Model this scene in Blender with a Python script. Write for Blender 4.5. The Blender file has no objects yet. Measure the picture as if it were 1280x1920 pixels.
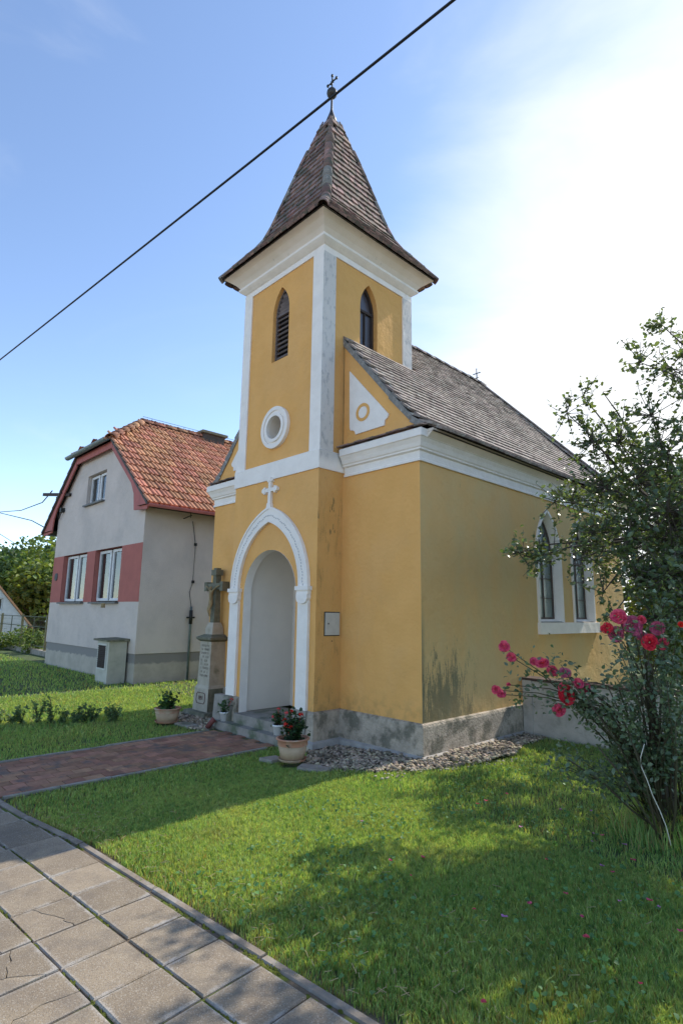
import bpy, math, random
import numpy as np
from mathutils import Vector, Matrix, noise
from mathutils.geometry import tessellate_polygon
random.seed(7); rng = np.random.default_rng(7)
SC = bpy.context.scene
COL = SC.collection
V = Vector
# ------------------------------------------------------------------ camera
CAM = V((4.28969, -5.49275, 1.65))
CR = V((0.69515708, 0.71871598, 0.01428189)); CU = V((0.11746572, -0.13317088, 0.98410737)); CF = V((-0.70919562, 0.68243158, 0.17699918))
cd = bpy.data.cameras.new('camera'); co = bpy.data.objects.new('camera', cd); COL.objects.link(co)
cd.sensor_fit = 'VERTICAL'; cd.sensor_height = 36; cd.lens = 1050.24 / 1920 * 36
cd.clip_start = .05; cd.clip_end = 4000
M = Matrix((CR, CU, -CF)).transposed().to_4x4(); M.translation = CAM; co.matrix_world = M
SC.camera = co
# ------------------------------------------------------------------ light
SUN_EL, SUN_AZ = math.radians(43), math.radians(5.0)      # azimuth from +Y towards +X
sd = V((math.sin(SUN_AZ) * math.cos(SUN_EL), math.cos(SUN_AZ) * math.cos(SUN_EL), math.sin(SUN_EL)))
ld = bpy.data.lights.new('sun', 'SUN'); ld.energy = 2.8; ld.angle = math.radians(.5); ld.color = (1, .93, .82)
lo = bpy.data.objects.new('sun', ld); COL.objects.link(lo); lo.rotation_euler = (-sd).to_track_quat('-Z', 'Y').to_euler(); lo.location = (3, 10, 12)
W = bpy.data.worlds.new('World'); SC.world = W; W.use_nodes = True
nt = W.node_tree; nt.nodes.clear()
wo = nt.nodes.new('ShaderNodeOutputWorld'); bg = nt.nodes.new('ShaderNodeBackground'); sk = nt.nodes.new('ShaderNodeTexSky')
sk.sky_type = 'NISHITA'; sk.sun_disc = False; sk.sun_elevation = SUN_EL; sk.sun_rotation = SUN_AZ
sk.altitude = 200; sk.air_density = .8; sk.dust_density = .15; sk.ozone_density = .6
bg.inputs[1].default_value = .15
tc = nt.nodes.new('ShaderNodeTexCoord'); mpw = nt.nodes.new('ShaderNodeMapping'); mpw.inputs['Scale'].default_value = (1, 1, 2.6); nt.links.new(tc.outputs['Generated'], mpw.inputs[0])
nzw = nt.nodes.new('ShaderNodeTexNoise'); nzw.inputs['Scale'].default_value = 2.4; nzw.inputs['Detail'].default_value = 9; nzw.inputs['Roughness'].default_value = .55; nzw.inputs['Distortion'].default_value = .5; nt.links.new(mpw.outputs[0], nzw.inputs['Vector'])
dtw = nt.nodes.new('ShaderNodeVectorMath'); dtw.operation = 'DOT_PRODUCT'; dtw.inputs[1].default_value = V((-.05, .96, .26)).normalized(); nt.links.new(tc.outputs['Generated'], dtw.inputs[0])
def wmath(op, a, b):
    x = nt.nodes.new('ShaderNodeMath'); x.operation = op; x.use_clamp = op == 'MULTIPLY'
    for i, c in ((0, a), (1, b)):
        if isinstance(c, (int, float)): x.inputs[i].default_value = c
        else: nt.links.new(c, x.inputs[i])
    return x.outputs[0]
def wramp(f, a, b):
    r = nt.nodes.new('ShaderNodeMapRange'); r.interpolation_type = 'SMOOTHSTEP'; r.inputs[1].default_value = a; r.inputs[2].default_value = b; nt.links.new(f, r.inputs[0]); return r.outputs[0]
bank = wramp(wmath('ADD', dtw.outputs['Value'], wmath('MULTIPLY', nzw.outputs[0], .20)), .84, 1.07)      # thin bright cloud bank under the sun
wisp = wmath('MULTIPLY', wramp(nzw.outputs[0], .52, .78), .16)
mxw = nt.nodes.new('ShaderNodeMix'); mxw.data_type = 'RGBA'; nt.links.new(wmath('MAXIMUM', bank, wisp), mxw.inputs[0]); nt.links.new(sk.outputs[0], mxw.inputs[6]); mxw.inputs[7].default_value = (3.9, 4.0, 4.1, 1)
nt.links.new(mxw.outputs[2], bg.inputs[0]); nt.links.new(bg.outputs[0], wo.inputs[0])
SC.view_settings.view_transform = 'Standard'; SC.view_settings.look = 'None'
SC.view_settings.exposure = 1.05; SC.view_settings.gamma = 1; SC.view_settings.use_curve_mapping = False
SC.cycles.max_bounces = 8; SC.cycles.transparent_max_bounces = 8

# ------------------------------------------------------------------ helpers: pixels of the photo -> points in the place
def ray(px, py): return CF + CR * ((px - 640) / 1050.24) - CU * ((py - 960) / 1050.24)
def atZ(px, py, z=0.): r = ray(px, py); return CAM + r * ((z - CAM.z) / r.z)
def atY(px, py, y): r = ray(px, py); return CAM + r * ((y - CAM.y) / r.y)
def atX(px, py, x): r = ray(px, py); return CAM + r * ((x - CAM.x) / r.x)
def atD(px, py, dist):
    r = ray(px, py); return CAM + r * (dist / V((r.x, r.y, 0)).length)
def sm(a, b, x):
    t = np.clip((x - a) / (b - a), 0, 1); return t * t * (3 - 2 * t)
def ground(x, y):
    z = -.07 * sm(0, -1.6, x) * (1 - sm(-6.5, -8.3, x))
    z = z - 3.0 * sm(-24, -44, x) - .0 * y
    return z

# ------------------------------------------------------------------ materials
MATS = {}
def mat(name, c1, c2=None, scale=6., rough=.85, bump=.0, bscale=40., detail=6., stretch=(1, 1, 1), spec=.3, rnd=0., trans=0., c3=None, s3=2., t3=(.5, .7), metal=0., layers=None, hue=0., coat=0., wav=0.):
    m = bpy.data.materials.new(name); m.use_nodes = True; t = m.node_tree; N = t.nodes; L = t.links; N.clear()
    out = N.new('ShaderNodeOutputMaterial'); p = N.new('ShaderNodeBsdfPrincipled')
    p.inputs['Roughness'].default_value = rough; p.inputs['Specular IOR Level'].default_value = spec; p.inputs['Metallic'].default_value = metal
    p.inputs['Coat Weight'].default_value = coat
    geo = N.new('ShaderNodeNewGeometry'); mp = N.new('ShaderNodeMapping'); mp.inputs['Scale'].default_value = stretch
    L.new(geo.outputs['Position'], mp.inputs[0])
    def tex(s, vec=None, d=detail, r=.6):
        n = N.new('ShaderNodeTexNoise'); n.inputs['Scale'].default_value = s; n.inputs['Detail'].default_value = d; n.inputs['Roughness'].default_value = r
        L.new(vec or mp.outputs[0], n.inputs['Vector']); return n.outputs['Fac']
    def ramp(f, a, b):
        r = N.new('ShaderNodeMapRange'); r.interpolation_type = 'SMOOTHSTEP'; r.inputs[1].default_value = a; r.inputs[2].default_value = b; L.new(f, r.inputs[0]); return r.outputs[0]
    def mix(f, a, b, mode='MIX'):
        x = N.new('ShaderNodeMix'); x.data_type = 'RGBA'; x.blend_type = mode
        if isinstance(f, (int, float)): x.inputs[0].default_value = f
        else: L.new(f, x.inputs[0])
        for i, c in ((6, a), (7, b)):
            if isinstance(c, tuple): x.inputs[i].default_value = (*c, 1)
            else: L.new(c, x.inputs[i])
        return x.outputs[2]
    def math_(op, a, b=None):
        x = N.new('ShaderNodeMath'); x.operation = op
        for i, c in ((0, a), (1, b)):
            if c is None: continue
            if isinstance(c, (int, float)): x.inputs[i].default_value = c
            else: L.new(c, x.inputs[i])
        return x.outputs[0]
    c2 = c2 or tuple(v * .8 for v in c1)
    col = mix(ramp(tex(scale), .32, .68), c1, c2)
    if rnd:
        oi = N.new('ShaderNodeObjectInfo'); at = N.new('ShaderNodeAttribute'); at.attribute_name = 'rnd'
        f = math_('FRACT', math_('ADD', oi.outputs['Random'], at.outputs['Fac']))
        k = math_('ADD', math_('MULTIPLY', f, rnd * 2), 1 - rnd)
        cc = N.new('ShaderNodeCombineColor')
        for i in range(3): L.new(k, cc.inputs[i])
        col = mix(1., col, cc.outputs[0], 'MULTIPLY')
        if hue:
            hs = N.new('ShaderNodeHueSaturation'); f2 = math_('FRACT', math_('MULTIPLY', f, 7.31))
            L.new(math_('ADD', math_('MULTIPLY', f2, hue), .5 - hue / 2), hs.inputs['Hue']); L.new(col, hs.inputs['Color']); col = hs.outputs[0]
    if c3: col = mix(ramp(tex(s3), *t3), col, c3)
    if layers:
        col = layers(dict(N=N, L=L, tex=tex, ramp=ramp, mix=mix, math=math_, pos=geo.outputs['Position'], geo=geo, mp=mp, p=p), col)
    L.new(col, p.inputs['Base Color'])
    if bump:
        b = N.new('ShaderNodeBump'); b.inputs['Strength'].default_value = 1; b.inputs['Distance'].default_value = bump
        L.new(tex(bscale, d=5), b.inputs['Height']); L.new(b.outputs[0], p.inputs['Normal'])
        if wav:
            b2 = N.new('ShaderNodeBump'); b2.inputs['Distance'].default_value = wav; L.new(tex(4.5, d=3), b2.inputs['Height']); L.new(b2.outputs[0], b.inputs['Normal'])
    if trans:
        tr = N.new('ShaderNodeBsdfTranslucent'); ms = N.new('ShaderNodeMixShader'); ms.inputs[0].default_value = trans
        L.new(mix(1., col, (1.5, 1.45, .5), 'MULTIPLY'), tr.inputs[0]); L.new(p.outputs[0], ms.inputs[1]); L.new(tr.outputs[0], ms.inputs[2]); L.new(ms.outputs[0], out.inputs[0])
    else: L.new(p.outputs[0], out.inputs[0])
    MATS[name] = m; return m

def sepxyz(k):
    s = k['N'].new('ShaderNodeSeparateXYZ'); k['L'].new(k['pos'], s.inputs[0]); return s.outputs
def vtex(k, s, st, d=6.):
    m = k['N'].new('ShaderNodeMapping'); m.inputs['Scale'].default_value = st; k['L'].new(k['pos'], m.inputs[0])
    return k['tex'](s, m.outputs[0], d)

def yel_layers(k, col):           # algae and rain streaks: low on the side wall and on the tower's flank
    x, y, z = sepxyz(k); mth, rp, mx = k['math'], k['ramp'], k['mix']
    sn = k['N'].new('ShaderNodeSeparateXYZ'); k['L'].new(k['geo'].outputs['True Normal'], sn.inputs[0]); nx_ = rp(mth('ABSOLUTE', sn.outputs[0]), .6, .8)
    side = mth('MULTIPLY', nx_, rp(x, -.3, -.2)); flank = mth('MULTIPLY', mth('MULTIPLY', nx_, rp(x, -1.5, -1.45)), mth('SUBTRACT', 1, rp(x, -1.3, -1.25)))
    streak = vtex(k, 6.5, (1, 1, .38)); fine = vtex(k, 40, (1, 1, .16)); spk = k['tex'](48); big = vtex(k, 1.1, (1, 1, .7))
    # broad olive film of the whole side wall
    f0 = mth('MULTIPLY', side, mth('ADD', .42, mth('MULTIPLY', rp(big, .35, .65), .36)))
    col = mx(f0, col, (.64, .49, .24))
    low = mth('SUBTRACT', 1, rp(z, .35, 1.75)); near = mth('SUBTRACT', 1, rp(y, .5, 1.6))
    s = mth('ADD', mth('ADD', mth('MULTIPLY', streak, .46), mth('MULTIPLY', fine, .34)), mth('MULTIPLY', spk, .20))
    f1 = mth('MULTIPLY', mth('MULTIPLY', side, rp(mth('ADD', s, mth('MULTIPLY', mth('MULTIPLY', low, near), .24)), .59, .71)), .78)
    col = mx(f1, col, (.12, .135, .09))
    edge = mth('MULTIPLY', side, mth('MULTIPLY', mth('SUBTRACT', 1, rp(y, .0, .09)), mth('SUBTRACT', 1, rp(z, .9, 2.1))))
    col = mx(mth('MULTIPLY', edge, .7), col, (.13, .14, .09))
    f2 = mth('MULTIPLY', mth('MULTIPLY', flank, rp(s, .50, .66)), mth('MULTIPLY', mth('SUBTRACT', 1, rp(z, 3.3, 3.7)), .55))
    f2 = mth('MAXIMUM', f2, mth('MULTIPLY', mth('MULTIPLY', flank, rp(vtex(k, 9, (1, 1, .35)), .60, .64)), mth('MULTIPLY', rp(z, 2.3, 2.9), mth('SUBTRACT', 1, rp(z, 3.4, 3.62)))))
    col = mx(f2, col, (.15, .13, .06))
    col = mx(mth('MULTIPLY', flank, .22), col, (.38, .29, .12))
    # grime just over the plinth and in patches
    foot = mth('MULTIPLY', mth('SUBTRACT', 1, rp(z, .38, .75)), rp(k['tex'](7), .42, .62))
    col = mx(mth('MULTIPLY', foot, .3), col, (.25, .18, .08))
    col = mx(mth('MULTIPLY', rp(k['tex'](.9), .48, .60), .16), col, (.66, .40, .19)); col = mx(mth('MULTIPLY', rp(vtex(k, 2.6, (1, 1, .25)), .55, .75), .14), col, (.60, .37, .18))
    sp = rp(k['tex'](60), .70, .74)
    return mx(mth('MULTIPLY', sp, .25), col, (.3, .22, .12))
YEL = mat('yellow_render', (.82, .445, .15), (.76, .405, .13), scale=2.2, rough=.92, bump=.004, bscale=150, layers=yel_layers, spec=.15, wav=.03)
def white_layers(k, col):
    x, y, z = sepxyz(k); mth, rp, mx = k['math'], k['ramp'], k['mix']
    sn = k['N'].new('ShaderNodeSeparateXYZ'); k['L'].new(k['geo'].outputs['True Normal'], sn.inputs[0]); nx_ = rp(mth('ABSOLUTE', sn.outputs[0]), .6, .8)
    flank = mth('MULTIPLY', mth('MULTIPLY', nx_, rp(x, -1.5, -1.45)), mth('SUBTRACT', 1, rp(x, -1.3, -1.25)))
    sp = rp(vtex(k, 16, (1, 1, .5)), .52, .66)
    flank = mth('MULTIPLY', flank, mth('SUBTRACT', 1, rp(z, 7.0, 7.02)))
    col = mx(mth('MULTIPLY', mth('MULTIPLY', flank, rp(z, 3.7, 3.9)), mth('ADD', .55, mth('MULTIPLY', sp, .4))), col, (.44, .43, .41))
    g = rp(vtex(k, 3, (1, 1, 1.5)), .5, .75)
    return mx(mth('MULTIPLY', g, .07), col, (.55, .52, .46))
WHI = mat('white_limewash', (.90, .835, .76), (.84, .78, .71), scale=5, rough=.85, bump=.003, bscale=120, layers=white_layers, spec=.2, wav=.02)
CRM = mat('cornice_limewash', (.84, .74, .64), (.77, .68, .57), scale=3, rough=.9, bump=.003, bscale=90, spec=.2, c3=(.42, .38, .31), s3=9, t3=(.62, .8))
NICHE = mat('shaded_niche_limewash', (.76, .69, .61), (.72, .655, .58), scale=3, rough=.9, bump=.002, bscale=150, spec=.2)  # the white limewash again, with the shade of the recess in its colour
def plinth_layers(k, col):
    x, y, z = sepxyz(k); mth, rp, mx = k['math'], k['ramp'], k['mix']
    col = mx(mth('MULTIPLY', rp(k['tex'](5), .45, .62), .7), col, (.10, .105, .075))
    return mx(mth('MULTIPLY', rp(k['tex'](26), .58, .68), .55), col, (.42, .40, .36))
PLI = mat('plinth_roughcast', (.56, .475, .375), (.40, .34, .27), scale=9, rough=.95, bump=.03, bscale=32, layers=plinth_layers, spec=.15)
CONC = mat('weathered_concrete', (.34, .31, .27), (.26, .235, .20), scale=6, rough=.95, bump=.006, bscale=60, c3=(.16, .17, .12), s3=3, t3=(.5, .7), spec=.15)
STEP = mat('step_stone', (.32, .29, .25), (.24, .22, .19), scale=7, rough=.9, bump=.006, bscale=50, c3=(.12, .14, .09), s3=4, t3=(.48, .7), spec=.2)
SAND = mat('old_sandstone', (.46, .41, .33), (.38, .34, .27), scale=7, rough=.95, bump=.008, bscale=60, c3=(.22, .22, .15), s3=3.5, t3=(.52, .78), spec=.15)
SANDD = mat('mossy_sandstone', (.20, .19, .14), (.13, .135, .095), scale=9, rough=.95, bump=.01, bscale=50, c3=(.26, .24, .19), s3=7, t3=(.55, .72), spec=.15)
SANDG = mat('ochre_sandstone', (.36, .27, .14), (.24, .18, .10), scale=14, rough=.9, bump=.004, bscale=90, spec=.15)
TILE = mat('weathered_clay_tile', (.30, .245, .21), (.22, .18, .16), scale=14, rough=.85, bump=.004, bscale=80, rnd=.32, c3=(.44, .42, .37), s3=11, t3=(.50, .72), spec=.25, hue=.04)
STILE = mat('dark_clay_tile', (.31, .195, .165), (.19, .14, .125), scale=10, rough=.85, bump=.004, bscale=80, rnd=.42, c3=(.11, .115, .09), s3=8, t3=(.45, .66), spec=.25, hue=.04)
MORT = mat('grey_mortar', (.30, .285, .26), (.20, .195, .18), scale=12, rough=.95, bump=.012, bscale=40, c3=(.44, .42, .38), s3=18, t3=(.55, .7))
UNDER = mat('dark_roof_underlay', (.06, .05, .045), (.04, .035, .03), rough=.95)
HTILE = mat('orange_interlocking_tile', (.53, .25, .14), (.39, .19, .115), scale=8, rough=.8, bump=.002, bscale=80, rnd=.24, c3=(.17, .12, .09), s3=7, t3=(.56, .75), spec=.3, hue=.03)
HWALL = mat('house_grey_render', (.66, .57, .50), (.61, .53, .465), scale=1.6, rough=.95, bump=.004, bscale=120, wav=.03, spec=.12, c3=(.52, .46, .41), s3=1.0, t3=(.45, .8))
HSIDE = mat('house_side_render', (.66, .595, .53), (.61, .55, .495), scale=1.6, rough=.95, bump=.012, bscale=70, spec=.12, c3=(.53, .49, .44), s3=.8, t3=(.45, .8))
HRED = mat('dusty_red_render', (.46, .165, .135), (.41, .15, .125), scale=3, rough=.95, bump=.004, bscale=120, spec=.12)
HREDW = mat('red_painted_board', (.48, .15, .13), (.38, .125, .11), scale=4, rough=.7, spec=.25, stretch=(1, 1, .3))
def hpl(k, col):
    x, y, z = sepxyz(k); mth, rp, mx = k['math'], k['ramp'], k['mix']
    f = mth('SUBTRACT', rp(z, .25, .62), mth('MULTIPLY', k['tex'](5), .8))
    return mx(rp(f, -.1, .12), col, (.26, .245, .225))
HPLI = mat('house_plinth_render', (.50, .45, .37), (.40, .36, .30), scale=3, rough=.95, bump=.006, bscale=60, layers=hpl)
WFR = mat('white_window_paint', (.72, .72, .71), (.62, .62, .61), scale=12, rough=.5)
DARK = mat('dark_brown_wood', (.055, .038, .03), (.035, .026, .022), scale=20, rough=.7, stretch=(1, 1, .2), spec=.3)
LOUV = mat('grey_louvre_wood', (.19, .155, .145), (.12, .10, .095), scale=16, rough=.8, stretch=(.4, .4, 3), rnd=.3, spec=.25)
IRON = mat('dark_iron', (.05, .055, .05), (.03, .03, .03), scale=30, rough=.55, metal=.6)
COPP = mat('dull_sheet_metal', (.075, .07, .065), (.045, .042, .04), scale=20, rough=.45, metal=.5)
ZINC = mat('green_grey_gutter', (.19, .23, .22), (.13, .165, .16), scale=12, rough=.5, metal=.4)
CABLE = mat('black_cable', (.012, .014, .018), rough=.5)
CABM = mat('pale_painted_metal', (.56, .56, .52), (.50, .50, .46), scale=10, rough=.5, bump=.0005, bscale=30)
CABI = mat('cream_cabinet_render', (.52, .50, .42), (.44, .43, .36), scale=4, rough=.8, c3=(.3, .3, .23), s3=4, t3=(.55, .8))
def slabl(k, col):
    N, L, mth, rp, mx = k['N'], k['L'], k['math'], k['ramp'], k['mix']
    tc = N.new('ShaderNodeTexCoord'); s = N.new('ShaderNodeSeparateXYZ'); L.new(tc.outputs['Object'], s.inputs[0])
    e = mth('MAXIMUM', mth('ABSOLUTE', s.outputs[0]), mth('ABSOLUTE', s.outputs[1]))
    f = rp(mth('ADD', e, mth('MULTIPLY', k['tex'](22), .05)), .160, .180)
    col = mx(mth('MULTIPLY', mth('MULTIPLY', f, rp(k['tex'](3.1), .40, .60)), .75), col, (.42, .39, .35))
    v = N.new('ShaderNodeTexVoronoi'); v.inputs['Scale'].default_value = 240; L.new(k['pos'], v.inputs['Vector'])
    g = N.new('ShaderNodeSeparateColor'); L.new(v.outputs['Color'], g.inputs[0])
    col = mx(mth('MULTIPLY', rp(g.outputs[0], .84, .90), .38), col, (.50, .46, .40))
    col = mx(mth('MULTIPLY', rp(g.outputs[1], .84, .90), .40), col, (.09, .075, .06))
    return mx(mth('MULTIPLY', rp(k['tex'](4), .5, .66), .45), col, (.165, .14, .115))
SLAB = mat('concrete_slab', (.28, .225, .158), (.225, .18, .13), scale=5, rough=.93, bump=.0035, bscale=170, rnd=.17, layers=slabl, spec=.2)
JOINT = mat('joint_soil_moss', (.17, .13, .09), (.10, .08, .055), scale=16, rough=1, bump=.006, bscale=120, c3=(.10, .13, .02), s3=3.2, t3=(.50, .58))
MOSS = mat('yellow_green_moss', (.13, .15, .02), (.08, .10, .015), scale=40, rough=1, bump=.012, bscale=160)
BRK = mat('red_paver', (.38, .20, .125), (.28, .155, .10), scale=12, rough=.95, bump=.003, bscale=120, rnd=.25, spec=.15, c3=(.16, .12, .10), s3=5, t3=(.5, .7), hue=.02)
PEB = mat('river_pebbles', (.42, .34, .235), (.28, .235, .175), scale=9, rough=.8, rnd=.6, spec=.3, hue=.06, c3=(.17, .14, .10), s3=3.5, t3=(.5, .66))
def soill(k, col):
    return col
def turf_l(k, col):
    x, y, z = sepxyz(k); mth, rp, mx = k['math'], k['ramp'], k['mix']
    d = mth('SUBTRACT', y, mth('MULTIPLY', x, .082))
    f = mth('SUBTRACT', 1, rp(mth('ADD', d, mth('MULTIPLY', k['tex'](6), .12)), -3.70, -3.48))
    return mx(f, col, (.24, .18, .12))
TURF = mat('turf_soil', (.10, .14, .05), (.075, .10, .04), scale=8, rough=1, bump=.02, bscale=60, layers=turf_l, c3=(.12, .10, .05), s3=.9, t3=(.52, .72))
DIRT = mat('dry_soil', (.16, .12, .08), (.10, .08, .055), scale=9, rough=1, bump=.015, bscale=50)
def grass_l(k, col):
    N, L, mth, rp, mx = k['N'], k['L'], k['math'], k['ramp'], k['mix']
    at = N.new('ShaderNodeAttribute'); at.attribute_name = 'rnd'
    col = mx(rp(at.outputs['Fac'], .1, .9), col, (.50, .57, .21))
    col = mx(mth('MULTIPLY', rp(k['tex'](1.3), .5, .72), .6), col, (.42, .42, .17))
    col = mx(mth('MULTIPLY', rp(k['tex'](24), .48, .62), .72), col, (.07, .17, .05))
    col = mx(mth('MULTIPLY', rp(k['tex'](.55), .45, .65), .35), col, (.13, .28, .08))
    dry = rp(at.outputs['Fac'], .955, .96)
    return mx(dry, col, (.33, .26, .12))
GRASS = mat('grass_blade', (.29, .44, .15), (.20, .35, .12), scale=2, rough=.55, trans=.45, layers=grass_l, spec=.3)
def leafmat(name, a, b, tr=.35, rough=.45, spec=.5, rnd=.3):
    return mat(name, a, b, scale=2.2, rough=rough, trans=tr, rnd=rnd, spec=spec, hue=.04)
LEAF = leafmat('apple_leaf', (.13, .175, .085), (.085, .13, .06), .40, .36, .8)
RLEAF = leafmat('rose_leaf', (.13, .18, .10), (.085, .135, .07), .25, .4, .6)
FLEAF = leafmat('far_leaf', (.10, .16, .06), (.065, .12, .045), .3, .6, .3)
FLEAF2 = leafmat('far_yellow_leaf', (.17, .22, .06), (.11, .165, .05), .35, .6, .3)
FLEAF3 = leafmat('far_conifer', (.03, .055, .03), (.02, .04, .022), .1, .7, .2)
GLEAF = leafmat('geranium_leaf', (.05, .11, .03), (.035, .08, .025), .25, .5, .4)
BARK = mat('grey_bark', (.12, .10, .08), (.07, .06, .05), scale=20, rough=.95, bump=.006, bscale=60, stretch=(1, 1, .3))
STEM = mat('rose_stem', (.065, .07, .035), (.07, .05, .035), scale=6, rough=.7)
STAKE = mat('grey_stake_wood', (.20, .16, .13), (.13, .105, .085), scale=14, rough=.9, stretch=(1, 1, .15), bump=.003, bscale=60)
ROPE = mat('bleached_cane', (.62, .60, .52), (.5, .48, .4), scale=20, rough=.8)
PINK = mat('pink_rose_petal', (.82, .15, .26), (.50, .03, .10), scale=45, rough=.55, trans=.35, spec=.3)
RED = mat('red_rose_petal', (.80, .05, .08), (.42, .01, .04), scale=45, rough=.55, trans=.3, spec=.3)
MAG = mat('magenta_rose_petal', (.60, .15, .26), (.34, .05, .13), scale=45, rough=.55, trans=.3, spec=.3)
SCAR = mat('scarlet_geranium', (.75, .03, .015), (.6, .02, .02), scale=40, rough=.6, trans=.25)
TERR = mat('terracotta', (.50, .245, .15), (.42, .20, .125), scale=6, rough=.9, bump=.001, bscale=90, c3=(.50, .38, .27), s3=5, t3=(.42, .62))
TERR2 = mat('limed_terracotta', (.50, .37, .25), (.40, .28, .18), scale=5, rough=.92, bump=.001, bscale=90, c3=(.24, .25, .13), s3=6, t3=(.55, .72))
TUBE = mat('red_clay_pipe', (.20, .06, .05), (.14, .045, .04), scale=9, rough=.7)
WPLA = mat('white_plastic', (.80, .80, .80), (.76, .76, .76), scale=5, rough=.45, spec=.4)
SOIL = mat('potting_soil', (.04, .03, .022), (.025, .02, .015), scale=40, rough=1, bump=.01, bscale=90)
CORTEN = mat('rusty_red_cap', (.10, .06, .05), (.07, .045, .04), scale=10, rough=.9, c3=(.06, .08, .04), s3=5, t3=(.5, .7))
YWALL = mat('yard_wall_render', (.50, .45, .39), (.38, .345, .30), scale=4, rough=.95, bump=.01, bscale=40, c3=(.24, .235, .19), s3=3, t3=(.52, .75))
LTXT = mat('incised_lettering', (.10, .085, .065), (.08, .07, .05), rough=1)
CART = mat('red_incised_line', (.12, .05, .04), (.09, .04, .035), rough=1)
FEN = mat('olive_fence_paint', (.22, .20, .10), (.15, .13, .07), scale=10, rough=.7)
HILLM = mat('hill_forest_floor', (.035, .06, .03), (.025, .045, .022), scale=.2, rough=1)
CURT = mat('net_curtain', (.42, .42, .40), (.30, .30, .29), scale=1.5, rough=.95, stretch=(14, 14, .3))

def glass(name, tint, rough=.04, alpha=.35):
    m = bpy.data.materials.new(name); m.use_nodes = True; t = m.node_tree; N = t.nodes; L = t.links; N.clear()
    o = N.new('ShaderNodeOutputMaterial'); g = N.new('ShaderNodeBsdfGlossy'); g.inputs['Roughness'].default_value = rough; g.inputs[0].default_value = (.9, .93, .95, 1)
    d = N.new('ShaderNodeBsdfDiffuse'); d.inputs[0].default_value = (*tint, 1); tr = N.new('ShaderNodeBsdfTransparent')
    m1 = N.new('ShaderNodeMixShader'); m1.inputs[0].default_value = alpha; L.new(d.outputs[0], m1.inputs[1]); L.new(tr.outputs[0], m1.inputs[2])
    f = N.new('ShaderNodeFresnel'); f.inputs[0].default_value = 1.65; m2 = N.new('ShaderNodeMixShader')
    L.new(f.outputs[0], m2.inputs[0]); L.new(m1.outputs[0], m2.inputs[1]); L.new(g.outputs[0], m2.inputs[2]); L.new(m2.outputs[0], o.inputs[0]); return m
GBAR = mat('old_grey_brown_bars', (.16, .12, .10), (.11, .085, .075), rough=.7)
GLS = glass('old_window_glass', (.26, .30, .27), .22, .08)
GLB = glass('dark_belfry_glass', (.055, .045, .05), .35, .3)
GLH = glass('house_window_glass', (.05, .06, .06), .03, .6)

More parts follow.
